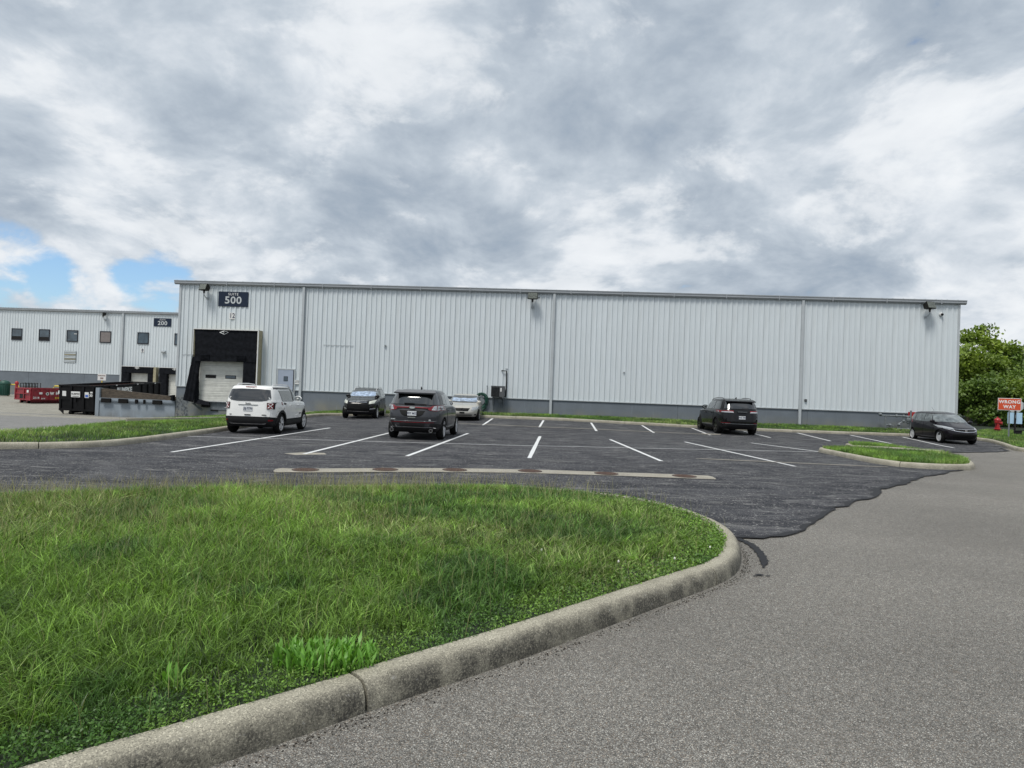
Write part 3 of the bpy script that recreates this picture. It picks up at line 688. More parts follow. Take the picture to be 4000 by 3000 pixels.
me = leafcards(P, .02+.05*rng.random(n), (.006+.007*rng.random(n))*np.clip(P[:, 1]/5, .9, 1.5), cc, 'clover', 'blade')
setp(link('clover', me), 'low dark green clover and chickweed mat along the kerb of the near lawn', 'clover', kind='stuff')
# dandelion like weed clump by the kerb joint and a small one
def weed(x0, y0, nl, rad, hh, label):
    e = empty('broadleaf_weed', (x0, y0, .12), 0, label, 'weed'); v = []; f = []; C = []
    rw = random.Random(int(nl*3))
    for i in range(nl):
        a = rw.uniform(0, 6.28); rr = rad*math.sqrt(rw.random()); ox, oy = rr*math.cos(a)*1.0, rr*math.sin(a)*.55
        az = rw.uniform(0, 6.28); L = hh*rw.uniform(.7, 1.25); w0 = L*.08; ln = rw.uniform(.15, .6)
        d = Vector((math.cos(az), math.sin(az), 0)); s = Vector((-d.y, d.x, 0)); pts = []
        g = rw.uniform(.8, 1.2); c = (.17*g, .36*g, .065*g)
        ks = [(0, .25), (.2, .5), (.32, .35), (.45, .85), (.55, .55), (.72, 1.0), (.80, .7), (1, .02)]
        for t, ww in ks:
            p = Vector((ox, oy, 0))+Vector((0, 0, L*t*(1-.25*ln*t)))+d*ln*L*t*t
            pts.append((p-s*w0*ww, p+s*w0*ww))
        b = len(v)
        for l, r2 in pts: v += [tuple(l), tuple(r2)]; C += [c, c]
        for k in range(len(ks)-1): q = b+2*k; f.append((q, q+1, q+3, q+2))
    me = bpy.data.meshes.new('leaves'); me.from_pydata(v, [], f); colattr(me, np.array(C)); link('leaves', me, M['blade'], e)
    o = e.children[0]; o['kind'] = 'stuff'
weed(-1.02, 3.98, 320, .32, .125, 'bright light green toothed leaf clump beside the near kerb joint')
weed(-1.75, 3.62, 8, .05, .12, 'small pair of pale pointed leaves left of the bright weed clump')
for i, (x, y, lb) in enumerate([(1.62, 6.55, 'small white clover flower in the grass, nearest the kerb bend'), (1.05, 6.35, 'white clover flower in the grass left of the kerb bend'), (2.12, 7.1, 'white clover flower at the grass tip by the rounded kerb nose'), (.35, 6.7, 'lone white clover flower in the middle of the right lawn')]):
    e = empty('clover_flower', (x, y, .13), 0, lb, 'flower', 'white clover flowers'); e.scale = (.7, .7, .8)
    MB().tube([(0, 0, 0), (0, 0, .09)], .0015, 5).build('stem', 'hose', e)
    MB().lathe([(.002, .085), (.012, .09), (.014, .10), (.010, .112), (.002, .116)], 8).build('petals', 'flower', e, 40)
def far_grass(ob, n, hh, label, wm=1., seed=False):
    P = tri_sample(ob, n, lambda x, y: np.where(in_view(x, y, 3), 1., 0.)); x, y = P[:, 0], P[:, 1]
    h = hh*(.5+.8*rng.random(n))*(.7+.6*vnoise(x, y, .9, 4))
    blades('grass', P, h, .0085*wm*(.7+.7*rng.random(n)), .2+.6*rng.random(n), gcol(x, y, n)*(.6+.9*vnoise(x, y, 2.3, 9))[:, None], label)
far_grass(lawnl, 60000, .12, 'green grass on the long strip between the left kerb and the truck court', 1.5)
far_grass(lawnb, 36000, .12, 'narrow band of grass between the back kerb and the warehouse base', 1.9)
far_grass(lawnd, 9000, .12, 'grass bank at the foot of the loading dock', 2.)
far_grass(lawn3, 22000, .15, 'tufted grass on the small kerbed island at the right', 1.4)
far_grass(lawnv, 30000, .13, 'grass verge round the wrong way sign and the hydrant', 1.9)
n = 420
P = tri_sample(lawnl, n, lambda x, y: np.where(in_view(x, y, 2), 1., 0.))
blades('seeding_grass', P, .22+.14*rng.random(n), np.full(n, .006), .2+.3*rng.random(n), np.tile(np.array([.19, .18, .09]), (n, 1)), 'thin seed stems rising from the strip of grass at the left')
n = 260
P = tri_sample(lawn3, n, lambda x, y: np.ones_like(x))
blades('seeding_grass', P, .2+.15*rng.random(n), np.full(n, .006), .2+.3*rng.random(n), np.tile(np.array([.19, .18, .09]), (n, 1)), 'thin seed stems rising from the small island at the right')
# grit along the near kerb foot
n = 900
ks = np.array([(p.x, p.y) for p in P2 if 2.6 < p.y < 9 and p.x > -2.2]); k = rng.integers(0, len(ks), n)
k2 = np.clip(k+1, 0, len(ks)-1); tt = rng.random(n)[:, None]; kq = ks[k]*(1-tt)+ks[k2]*tt
G = np.stack([kq[:, 0]+.012+np.abs(rng.normal(0, .05, n)), kq[:, 1]-.01-np.abs(rng.normal(0, .03, n)), np.zeros(n)], 1)
mb = MB()
for p in G:
    s = random.uniform(.0015, .005); mb.box(p[0]-s, p[0]+s, p[1]-s*.8, p[1]+s*.8, -.014, -.012+s*1.1, Matrix.Rotation(0, 4, 'Z'))
o = mb.build('grit', pbr('loose grit', (.035, .030, .024), .9, 0, .8, 8), fix=False, kind='stuff'); setp(o, 'crumbs of dark grit lying along the foot of the near kerb', 'grit')
#@@NEXT
# ------------------------------------------------------------------ warehouse (ribbed siding on a slate base)
def rib_panel(W_, z0, z1, nr=3, dep=.05):
    r = W_/nr; pr = []
    for i in range(nr):
        a = i*r
        pr += [(a, 0), (a+.45*r, -.004), (a+.84*r, -dep), (a+.90*r, -dep)]
    pr += [(W_, 0)]
    mb = MB()
    for (a, b), (c, d) in zip(pr, pr[1:]): mb.quad((a, b, z0), (c, d, z0), (c, d, z1), (a, b, z1))
    me = mb.mesh('siding_panel', False); me.materials.append(M['siding']); return me
wh = empty('warehouse', BO, BR, 'long warehouse with white ribbed metal siding above a slate grey concrete base', 'building')
LW = 46.87; npan = 51; pw = LW/npan
me = rib_panel(pw-.004, 1.36, 7.74)
for i in range(npan):
    o = bpy.data.objects.new('siding_panel', me); COL.objects.link(o); o.parent = wh; o.location = (i*pw+.002, 0, 0)
    o.location.y = rg.uniform(-.003, .003)
# walls behind
MB().box(0, LW, .06, .3, 1.2, 7.8).build('wall', 'siding', wh)
MB().box(0, .25, .3, 34, -1, 7.8).box(LW-.25, LW, .3, 34, -1, 7.8).box(0, LW, 34, 34.3, -1, 7.8).build('wall', 'siding', wh)
bz = [-.02, 8.0, 15.6, 23.4, 31.0, 38.5, LW+.02]
for a, b in zip(bz, bz[1:]): MB().box(a+.006, b-.006, .01, .34, -1.2, 1.345).build('base_wall', 'base', wh)
MB().box(-.02, LW+.02, -.05, .05, 1.325, 1.372).build('base_flashing', 'trim', wh)
# corner trims
for a in (-.05, LW-.09): MB().box(a, a+.14, -.055, .1, 1.36, 7.74).build('corner_trim', 'trim', wh)
# gutter with end caps
mb = MB(); pf = [(-.02, 7.72), (-.12, 7.72), (-.20, 7.80), (-.20, 7.90), (-.225, 7.92), (-.225, 7.965), (-.18, 7.965), (-.18, 7.93), (-.02, 7.93)]
mb.prism([(-.32, a, b) for a, b in pf], (LW+.64, 0, 0)); mb.build('gutter', 'gutter', wh)
for u in np.arange(3.05, LW, 3.05): MB().box(u, u+.05, -.231, -.1, 7.72-.004, 7.97).build('gutter_strap', 'gutter', wh)
MB().prism([(-.3, -.1, 7.94), (-.3, 17, 8.62), (-.3, 34.3, 7.94), (-.3, 34.3, 7.86), (-.3, 17, 8.5), (-.3, -.1, 7.86)], (LW+.6, 0, 0)).build('roof', 'roofm', wh)
mb = MB()
for u in np.arange(-.2, LW+.2, .6096): mb.prism([(u-.035, -.14, 7.94), (u+.035, -.14, 7.94), (u+.015, -.14, 7.995), (u-.015, -.14, 7.995)], (0, 6, .24))
mb.build('roof_ribs', 'roofm', wh, kind='stuff')
for u in (7.98, 23.44, 38.03):
    MB().box(u-.075, u+.075, -.16, -.05, .42, 7.74).build('downspout', 'trim' if u > 0 else 'trim', wh, bevel=.01)
    d = wh.children[-1]
for u in (7.98, 23.44, 38.03):
    for z in (1.9, 3.9, 6.0):
        MB().box(u-.085, u+.085, -.166, -.04, z, z+.035).build('downspout_strap', 'trim', wh)
# seams of a filled-in opening
for (u0_, u1_, z) in ((9.3, 11.2, 4.20), (.32, 1.35, 3.33)):
    MB().box(u0_, u1_, -.05, -.03, z, z+.02).build('patch_seam', 'gutter', wh)
# personnel door
dr = MB().box(6.53, 7.50, -.075, .0, .42, 2.60).build('door', 'door_blue', wh)
MB().box(6.90, 7.16, -.085, -.07, 1.89, 2.19).build('window', 'black_frame', dr); MB().box(6.93, 7.13, -.09, -.08, 1.92, 2.16).build('window', 'window_glass', dr)
MB().box(7.40, 7.46, -.11, -.07, 1.35, 1.40).build('handle', 'chrome', dr)
MB().box(6.46, 6.53, -.09, 0, .42, 2.66).box(7.56, 7.62, -.09, 0, .42, 2.66).box(6.46, 7.62, -.091, 0, 2.60, 2.67).build('door_frame', 'trim', wh)
MB().box(7.50, 7.56, -.082, 0, .42, 2.60).build('door_gap', 'dark_gap', wh)
# dock door with its sections and two small windows
for i in range(8):
    z0_ = .46+i*.32
    s = MB().box(1.55, 4.6, -.075+.004*(i % 2), -.03, z0_+.006, z0_+.314).build('door_section', 'door_white', wh)
    MB().box(1.56, 4.59, -.083, -.07, z0_+.09, z0_+.11).box(1.56, 4.59, -.083, -.07, z0_+.20, z0_+.22).build('groove', 'door_white', s)
    if i == 4:
        for u, mt in ((1.91, 'dark_gap'), (3.19, 'window_glass')):
            MB().box(u-.02, u+.67, -.094, -.07, 1.915, 2.125).build('window_frame', 'black_frame', s, bevel=.01); MB().box(u+.03, u+.62, -.10, -.08, 1.95, 2.09).build('window_pane', mt, s)
MB().box(1.35, 1.56, -.10, -.02, .40, 3.05).build('door_jamb', 'door_white', wh)
MB().prism([(1.36, -.115, .9), (1.50, -.115, 1.0), (1.46, -.115, 2.2), (1.38, -.115, 2.4)], (0, .01, 0)).build('door_jamb_rust', 'brown_wood', wh)
# leveller pit
MB().box(2.26, 4.2, -.02, .05, -.06, .44).build('dock_leveller', 'steelgrey', wh); MB().box(2.2, 4.3, -.16, .0, .42, .47).build('dock_lip', 'steelgrey', wh)
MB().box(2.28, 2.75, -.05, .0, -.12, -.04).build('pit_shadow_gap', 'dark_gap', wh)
MB().box(1.75, 2.2, -.18, -.0, .10, .42).build('dock_bumper', 'rubber', wh)
MB().prism([(1.2, -.4, .35), (1.3, -.4, .35), (1.62, -.02, .0), (1.62, -.02, -.12)], (.09, 0, 0)).build('bracket', 'steelgrey', wh)
# peeling corner
mb = MB()
for i in range(60):
    u = rg.uniform(.05, .75); z = rg.uniform(-.6, .6); s = rg.uniform(.02, .07)
    mb.poly([(u-s, -.003, z), (u+s*.6, -.003, z-s*.9), (u+s, -.003, z+s), (u-s*.2, -.003, z+s*1.2)])
mb.build('peeling_paint', pbr('peeling paint', (.10, .115, .13), .8, 0, .4, 10), wh, kind='stuff', fix=False)

# dock shelter: head curtain, side curtain, torn flap
ds = empty('dock_shelter', wall(1.34, 0, 0), BR, 'black fabric dock shelter with tan side and a torn left flap under the suite sign', 'dock shelter')
def cloth(name, c, nx=24, nz=14, amp=.02, thick=.03, seed=1):
    """c: four corners (bl, br, tr, tl) in local coordinates"""
    r = random.Random(seed); a, b, cc, d = [Vector(p) for p in c]; v = []; f = []
    ph = [r.uniform(0, 6) for _ in range(4)]
    for j in range(nz+1):
        for i in range(nx+1):
            s, t = i/nx, j/nz; p = a.lerp(b, s).lerp(d.lerp(cc, s), t)
            p.y += amp*(math.sin(s*17+ph[0]+t*3)+math.sin(t*21+ph[1]+s*2)*.7+math.sin((s+t)*31+ph[2])*.35)*.6; v.append(tuple(p))
    k = len(v); v += [(x, y+thick, z) for x, y, z in v]
    for j in range(nz):
        for i in range(nx): q = j*(nx+1)+i; f.append((q, q+1, q+nx+2, q+nx+1)); f.append((k+q, k+q+nx+1, k+q+nx+2, k+q+1))
    for i in range(nx):
        f.append((i, k+i, k+i+1, i+1)); q = nz*(nx+1)+i; f.append((q, q+1, k+q+1, k+q))
    for j in range(nz):
        q = j*(nx+1); f.append((q, q+nx+1, k+q+nx+1, k+q)); q += nx; f.append((q, k+q, k+q+nx+1, q+nx+1))
    mb = MB(); mb.v = v; mb.f = f; return mb.build(name, 'black_fabric', ds, 60)
cloth('head_curtain', [(.12, -.60, 2.93), (4.06, -.60, 2.97), (4.06, -.60, 4.90), (.02, -.60, 4.87)], amp=.022, seed=1)
cloth('side_curtain', [(3.16, -.57, .45), (4.06, -.57, .45), (4.06, -.57, 2.98), (3.18, -.57, 2.98)], 12, 16, .015, seed=2)
cloth('torn_flap', [(-.50, -.70, .50), (.06, -.50, .38), (.42, -.50, 3.05), (-.02, -.60, 3.35)], 10, 18, .03, seed=3)
cloth('torn_flap', [(.06, -.50, .36), (.30, -.28, .42), (.26, -.40, 2.5), (.42, -.50, 3.05)], 8, 14, .04, seed=4)
cloth('torn_flap', [(.06, -.46, .30), (1.0, -.30, .22), (.9, -.20, .42), (.15, -.3, .62)], 10, 5, .03, seed=6)
for k, (a, b) in enumerate(((.45, 1.05), (2.75, 3.35))):
    for q in range(4): MB().box(a, b, -.66, -.62, 3.06+q*.085, 3.10+q*.085).build('pleat', 'black_fabric', ds)
MB().box(4.02, 4.08, -.60, 0, .40, 4.92).build('side_board', 'beige_side', ds)
MB().box(-.02, 4.08, -.60, 0, 4.90, 4.95).build('head_board', 'beige_side', ds)
MB().box(-.02, .04, -.60, 0, 3.2, 4.90).build('side_board', 'beige_side', ds)
MB().box(4.06, 4.115, -.665, -.60, .40, 4.96).build('edge_strip', 'white_sign', ds); MB().box(-.05, 4.115, -.668, -.62, 4.90, 4.95).build('edge_strip', 'white_sign', ds)
MB().box(-.05, -.01, -.66, -.60, 3.4, 4.90).build('edge_strip', 'white_sign', ds)
lg = MB().prism([(1.62, -.655, 4.74), (1.92, -.655, 4.62), (1.92, -.655, 4.86)], (0, .006, 0)).build('logo', 'white_print', ds)
MB().prism([(1.92, -.655, 4.86), (2.2, -.655, 4.76), (2.2, -.655, 4.74), (1.92, -.655, 4.84)], (0, .006, 0)).prism([(1.92, -.655, 4.62), (2.2, -.655, 4.76), (2.2, -.655, 4.74), (1.92, -.655, 4.60)], (0, .006, 0)).build('logo', 'grey_print', ds)
MB().prism([(1.72, -.662, 4.74), (1.90, -.662, 4.67), (1.90, -.662, 4.80)], (0, .006, 0)).build('logo', 'black_fabric', ds)

# signs
def wallsign(name, u, z0, z1, w_, label, mat, off=.06, group=None, org=None, cat='sign'):
    p = (wall(u, off, 0) if org is None else org+bd*u+bn*off); e = empty(name, (p.x, p.y, (z0+z1)/2+(0 if org is None else 0)), BR, label, cat, group)
    h = (z1-z0)/2; MB().box(-w_/2, w_/2, 0, .03, -h, h).build('panel', mat, e); return e
e = wallsign('suite_sign', 3.46, 6.42, 7.345, 1.91, 'navy suite 500 sign high on the white warehouse wall above the dock door', 'navy')
text('SUITE', .22, 'white_print', e, fm(0, -.004, .30), bold=.0, space=1.25); text('500', .62, 'grey_print', e, fm(0, -.004, -.085), bold=.012, sx=1.12, space=1.08)
e = wallsign('number_sign', 3.44, 5.64, 6.04, .38, 'small white number 12 plate under the suite 500 sign', 'white_sign')
text('12', .42, 'ink', e, fm(0, -.004, 0), bold=.006, sx=.85)
e = wallsign('notice_sign', 7.79, 1.87, 1.98, .34, 'tiny white notice plates beside the pale blue door', 'white_sign', .09)
text('NOTICE', .07, 'inkblack', e, fm(0, -.004, 0), bold=.001)
MB().box(-.16, .16, 0, .03, -.19, -.10).build('panel', 'white_sign', e); text('EXIT ONLY', .045, 'inkblack', e, fm(0, -.004, -.145)) if False else None
# wall fixtures
def floodlight(u, z, label, yaw=0., tilt=-.35, org=None, sc=1., grp='floodlights along the eaves'):
    p = wall(u, .0, 0) if org is None else org+bd*u
    e = empty('floodlight', (p.x, p.y, z), BR, label, 'floodlight', grp); e.scale = (sc,)*3
    MB().box(-.08, .08, -.09, -.04, -.62, -.48).build('wall_plate', 'trim', e, bevel=.008)
    MB().tube([(0, -.08, -.55), (0, -.30, -.52), (0, -.48, -.40), (0, -.50, -.22)], .028, 8).build('bracket_arm', 'trim', e, 50)
    MB().tube([(0, -.50, -.30), (0, -.50, -.12)], [.05, .06], 8).build('knuckle', 'darkmetal', e, 40)
    mm = Matrix.Translation((0, -.50, .08)) @ Matrix.Rotation(yaw, 4, 'Z') @ Matrix.Rotation(tilt, 4, 'X')
    hd = MB(); hd.v = [tuple(mm @ Vector(q)) for q in [(-.31, -.10, -.24), (.31, -.10, -.24), (.31, -.10, .20), (-.31, -.10, .20), (-.22, .26, -.14), (.22, .26, -.14), (.22, .26, .14), (-.22, .26, .14)]]
    hd.f = [(0, 1, 5, 4), (1, 2, 6, 5), (2, 3, 7, 6), (3, 0, 4, 7), (4, 5, 6, 7), (0, 3, 2, 1)]
    hd.build('housing', 'darkmetal', e, bevel=.015)
    MB().box(-.27, .27, -.115, -.10, -.20, .16, mm).build('lens', 'lampglass', e)
    MB().tube([tuple(mm @ Vector((.30, .05, -.1))), tuple(mm @ Vector((.42, .05, -.1)))], .025, 8).build('photocell', 'darkmetal', e)
floodlight(1.80, 7.44, 'bronze floodlight at the left end of the eaves beside the suite 500 sign', -.35)
floodlight(22.15, 7.44, 'bronze floodlight at the middle of the long white wall', 0, -.2)
floodlight(44.98, 7.50, 'bronze floodlight near the right corner of the warehouse eaves', .35)
p = wall(45.84, .02, 7.13); e = empty('security_camera', p, BR, 'small white dome security camera by the right corner of the warehouse', 'camera')
MB().lathe([(.10, -.0), (.10, -.07), (.08, -.10)], 16, 'y').build('mount', 'white_sign', e, 40)
MB().lathe([(.075, -.09), (.075, -.13), (.05, -.17), (.01, -.185)], 14, 'y', (.03, 0, -.01)).build('lens', 'inkblack', e, 50)
for u, z, s, lb in ((13.2, 4.29, .06, 'tiny pale sensor on the siding right of the door'), (27.75, 3.14, .05, 'tiny pale fitting low on the right half of the wall'), (38.36, 1.87, .07, 'small dark tap fitting beside the right downspout')):
    e = empty('wall_sensor', wall(u, .04, z), BR, lb, 'sensor')
    MB().box(-s, s, -.05, .0, -s, s).build('housing', 'trim' if s < .065 else 'darkmetal', e, bevel=.01); MB().lathe([(s*.6, -.05), (s*.5, -.08)], 10, 'y').build('lens', 'galv', e)
for u, lb in ((21.93, 'left of two pale roof vents showing above the middle of the eaves'), (24.63, 'right of two pale roof vents showing above the middle of the eaves')):
    p = BO+bd*(u*1.0-.0)-bn*7; p = Vector(((p.x)*1.0, p.y, 8.15)); 
    # keep the sight line: farther back means a little farther out
    k = p.y/(wall(u).y); q = wall(u)*k; e = empty('roof_vent', (q.x, q.y, 8.2), BR, lb, 'roof vent', 'roof vents')
    MB().box(-.12, .12, -.12, .12, -.1, .75 if u < 23 else .68).build('stack', 'white_sign', e, bevel=.02); MB().box(-.05, .05, -.135, -.11, .45, .62).build('slot', 'galv', e)
# condenser on brackets
e = empty('air_conditioner', wall(19.86, 0, 1.40), BR, 'dark wall mounted air conditioning condenser on brackets right of the hose reel', 'air conditioner')
MB().box(0, .80, -.60, -.12, 0, .62).build('casing', 'ac_grey', e, bevel=.015); MB().box(-.015, .815, -.615, -.10, .62, .66).build('lid', 'ac_grey', e, bevel=.01)
for i in range(16): MB().box(.03, .50, -.618, -.598, .04+i*.035, .058+i*.035).build('louvre', 'inkblack', e)
MB().box(.56, .64, -.61, -.598, .33, .55).build('rating_plate', 'white_sign', e)
for u in (.08, .70):
    MB().box(u, u+.05, -.62, -.02, -.05, .0).build('bracket', 'steelgrey', e); MB().box(u, u+.05, -.06, -.01, -.72, .0).build('bracket', 'steelgrey', e)
    MB().tube([(u+.02, -.55, -.04), (u+.02, -.04, -.55)], .018, 6).build('brace', 'steelgrey', e)
MB().box(.42, .62, -.12, -.02, -.34, -.06).build('switch_box', 'steelgrey', e); MB().tube([(.47, -.07, -.34), (.52, -.07, -.68), (.60, -.07, -.34)], .02, 6).build('conduit', 'steelgrey', e)
MB().tube([(.56, -.04, 1.59), (.56, -.12, 1.60), (.86, -.12, 1.58), (.87, -.12, .9), (.86, -.12, .05), (.80, -.3, .04)], .035, 8).build('insulated_pipe', 'inkblack', e, 50)
MB().box(.78, .92, -.07, -.04, 1.70, 1.76).build('clip', 'trim', e)
# hose reel
e = empty('hose_reel', wall(19.25, 0, 1.1), BR, 'green garden hose coiled on a wall reel behind the beige car', 'hose')
MB().lathe([(.20, -.10), (.20, -.13), (.02, -.14)], 20, 'y').build('reel', 'galv', e, 40); MB().box(-.05, .05, -.10, -.0, -.2, .3).build('wall_bracket', 'galv', e)
for i in range(9):
    a = .24+.018*i; pts = [(a*(1+.1*math.sin(i))*math.cos(t), -.10-.022*(i % 4)-.02*math.sin(3*t+i), .08+(a+.06*(1 if math.sin(t) > 0 else 2.2+.25*i))*math.sin(t)) for t in np.linspace(0, 2*math.pi, 28)]
    MB().tube(pts, .016, 6, False).build('hose_coil', 'hose', e, 60)
e = empty('standpipe', wall(19.56, .06, 0), BR, 'thin upright rod with a cap on the wall between hose and condenser', 'pipe'); MB().tube([(0, 0, .4), (0, 0, 2.03)], .010, 6).build('rod', 'steelgrey', e); MB().tube([(0, 0, 2.0), (0, 0, 2.06)], .03, 8).build('cap', 'steelgrey', e)
# meter box by the left downspout and low post seen right of it
e = empty('utility_post', wall(12.0, .25, .2), BR, 'low grey utility box on posts at the base beside the black crossover', 'utility box')
MB().box(-.15, .15, -.1, .1, .35, .62).build('box', 'steelgrey', e); MB().tube([(-.1, 0, -.1), (-.1, 0, .36)], .025, 6).build('post', 'steelgrey', e); MB().tube([(.1, 0, -.1), (.1, 0, .36)], .025, 6).build('post', 'steelgrey', e)
# gas piping
e = empty('gas_piping', wall(42.4, .0, 0), BR, 'grey gas meter piping with valves at the right end of the slate base', 'pipes')
def pp(path, r=.035, nm='pipe'): MB().tube(path, r, 8).build(nm, 'galv', e, 50)
pp([(.0, -.4, 1.16), (1.8, -.4, 1.16)], .045); pp([(.36, -.4, 1.16), (.37, -.4, .2)], .045); pp([(.37, -.4, .62), (.80, -.4, .60), (.80, -.4, .18)], .04)
pp([(1.0, -.4, .42), (1.85, -.4, .42)], .04); pp([(1.75, -.4, .15), (1.75, -.4, 1.50)], .05); pp([(1.05, -.4, .42), (1.08, -.4, .72), (1.35, -.4, .86)], .03); pp([(1.3, -.4, .85), (1.75, -.4, .85)], .03); pp([(1.25, -.4, 1.16), (1.25, -.4, .95)], .03)
for u, z in ((.05, 1.22), (.95, 1.16), (1.35, 1.16), (1.55, 1.12), (.60, .62), (1.1, .66), (1.35, .88), (1.6, .82), (1.6, .42)):
    MB().lathe([(.03, -.09), (.085, -.05), (.085, .05), (.03, .09)], 10, 'x', (u, -.4, z)).build('valve', 'galv', e, 40)
MB().lathe([(.02, .0), (.13, .03), (.15, .12), (.13, .2), (.02, .24)], 12, 'z', (1.62, -.4, .86)).build('regulator', 'galv', e, 40)
e = empty('warning_board', wall(44.45, .35, 1.30), BR, 'red board with an orange stripe behind the black hatchback', 'board')
MB().box(-.42, .55, 0, .03, -.25, .12).build('panel', 'red_iron', e); MB().box(-.42, .55, -.006, .0, -.20, -.12).build('stripe', pbr('orange stripe', (.75, .30, .10), .5), e)
# annex behind the right corner
q = Vector((27.75, 47.2, 0))
an = empty('annex', q, BR, 'lower white ribbed annex showing past the right corner of the warehouse', 'building')
me2 = rib_panel(.915, .3, 4.15)
for i in range(4):
    o = bpy.data.objects.new('siding_panel', me2); COL.objects.link(o); o.parent = an; o.location = (1.42-(i+1)*.919, 0, 0)
MB().box(-3, 1.42, .05, 12, .2, 4.15).build('wall', 'siding', an); MB().box(-3, 1.44, .0, 12, -.6, .32).build('base_wall', 'base', an)
MB().prism([(-3, a, b-3.72) for a, b in pf], (4.75, 0, 0)).build('gutter', 'gutter', an); MB().prism([(1.42, -.25, 4.12), (1.78, -.25, 4.12), (1.90, -.25, 4.25), (1.42, -.25, 4.40)], (0, 12, 0)).build('roof', 'gutter', an)

# wing wall of the truck dock
wg = empty('dock_wing_wall', BO, BR, 'blue grey concrete dock wing wall with black rubber bumpers beside the dumpster', 'wall')
MB().box(-5.02, -.06, 0.02, .30, -1.2, .42).build('wall_slab', 'dockwall', wg); MB().box(-5.28, -5.02, -.03, .34, -1.2, 1.05).build('end_post', 'dockwall', wg, bevel=.012)
MB().box(-5.02, -.06, -.06, .02, .20, .43).build('ledge', 'dockwall', wg, bevel=.01); MB().box(-5.02, -.06, -.085, -.06, .27, .33).build('rail', 'dockwall', wg)
MB().prism([(-5.02, .12, .42), (-.10, .12, .42), (-.10, .12, .66), (-5.02, .12, 1.02)], (0, .22, 0)).build('sloping_parapet', 'brown_wood', wg)
for a, b in ((-4.80, -4.17), (-3.66, -3.06), (-2.57, -2.41), (-2.03, -1.92), (-1.43, -.84)): MB().box(a, b, -.20, -.085, .14, .41).build('bumper', 'rubber', wg, bevel=.015)
MB().prism([(-.20, -.30, .45), (-.05, -.30, .40), (-.05, -.30, .78), (-.32, -.30, .72), (-.15, -.30, .62)], (0, .28, 0)).build('bent_guard', 'black_fabric', wg)
# dock ramp behind the wing wall
setp(MB().box(-5.0, -.05, .36, 30, -1.3, -.75).build('ramp', 'court_concrete', None), kind='structure'); rp = bpy.data.objects['ramp']; rp.location = BO; rp.rotation_euler = (0, 0, BR)

# ------------------------------------------------------------------ left building
LO = Vector((-60, 76.224, 0))*.972; LO.z = 0; kk = .972
def lz(z): return 1.75+(z-1.75)*kk
lb = empty('office_warehouse', LO, BR, 'far white ribbed building with a row of five square windows and two dock doors', 'building')
me3 = rib_panel(.915, lz(2.04), lz(8.82), 3, .042)
for i in range(-6, 26):
    o = bpy.data.objects.new('siding_panel', me3); COL.objects.link(o); o.parent = lb; o.location = (i*.919, 0, 0)
MB().box(-6, 40, .06, 25, -1.5, lz(8.85)).build('wall', 'siding', lb)
ed = [-6, 6.21*kk, 12.70*kk, 19.2*kk, 40]
for a, b in zip(ed, ed[1:]): MB().box(a+.01, b-.01, .0, .06, -1.5, lz(2.04)).build('base_wall', 'base', lb)
MB().box(-6, 40, -.04, 0, lz(2.02), lz(2.06)).build('base_flashing', 'trim', lb)
MB().prism([(-6, a, b-7.72+lz(8.80)) for a, b in pf], (46, 0, 0)).build('gutter', 'gutter', lb)
MB().prism([(-6, -.1, lz(9.05)), (-6, 12, lz(9.55)), (-6, 25, lz(9.05)), (-6, 25, lz(8.9)), (-6, -.1, lz(8.9))], (46, 0, 0)).build('roof', 'roofm', lb)
mb = MB()
for u in np.arange(-6, 24, .3048): mb.box(u-.03, u+.03, -.12, 3, lz(9.05), lz(9.05)+.06)
mb.build('roof_ribs', 'roofm', lb, kind='stuff')
MB().box(16.9*kk, 17.1*kk, -.18, -.05, -.3, lz(8.8)).build('downspout', 'trim', lb)
for k, (a, b) in enumerate(((4.05, 5.31), (7.27, 8.52), (10.52, 11.82), (14.36, 15.66), (18.70, 19.98), (22.93, 24.2))):
    a *= kk; b *= kk; z0_, z1_ = lz(5.50), lz(6.79)
    fr = MB().box(a, a+.07, -.09, -.02, z0_, z1_).box(b-.07, b, -.09, -.02, z0_, z1_).box(a+.07, b-.07, -.09, -.02, z1_-.07, z1_).box(a+.07, b-.07, -.09, -.02, z0_, z0_+.10).build('window', 'black_frame', lb)
    MB().box(a+.07, b-.07, -.055, -.02, z0_+.1, z1_-.07).build('pane', 'window_blind' if k == 3 else 'window_glass', fr)
    if k in (0, 1): MB().box(a+.07, b-.07, -.06, -.05, z0_+.1, z0_+.42).build('sill_board', 'dark_gap', fr)
    if k == 2: MB().box(b-.45, b-.12, -.06, -.05, z1_-.42, z1_-.36).build('ceiling_lamp', 'white_sign', fr)
lv = MB().box(10.31*kk, 11.71*kk, -.055, -.04, lz(3.17), lz(4.46)).build('louvre_panel', 'galv', lb)
for i in range(8): MB().box(10.36*kk, 11.66*kk, -.075, -.05, lz(3.22)+i*.155, lz(3.22)+i*.155+.085).build('slat', 'beige_side' if i in (2, 5) else 'siding', lv)
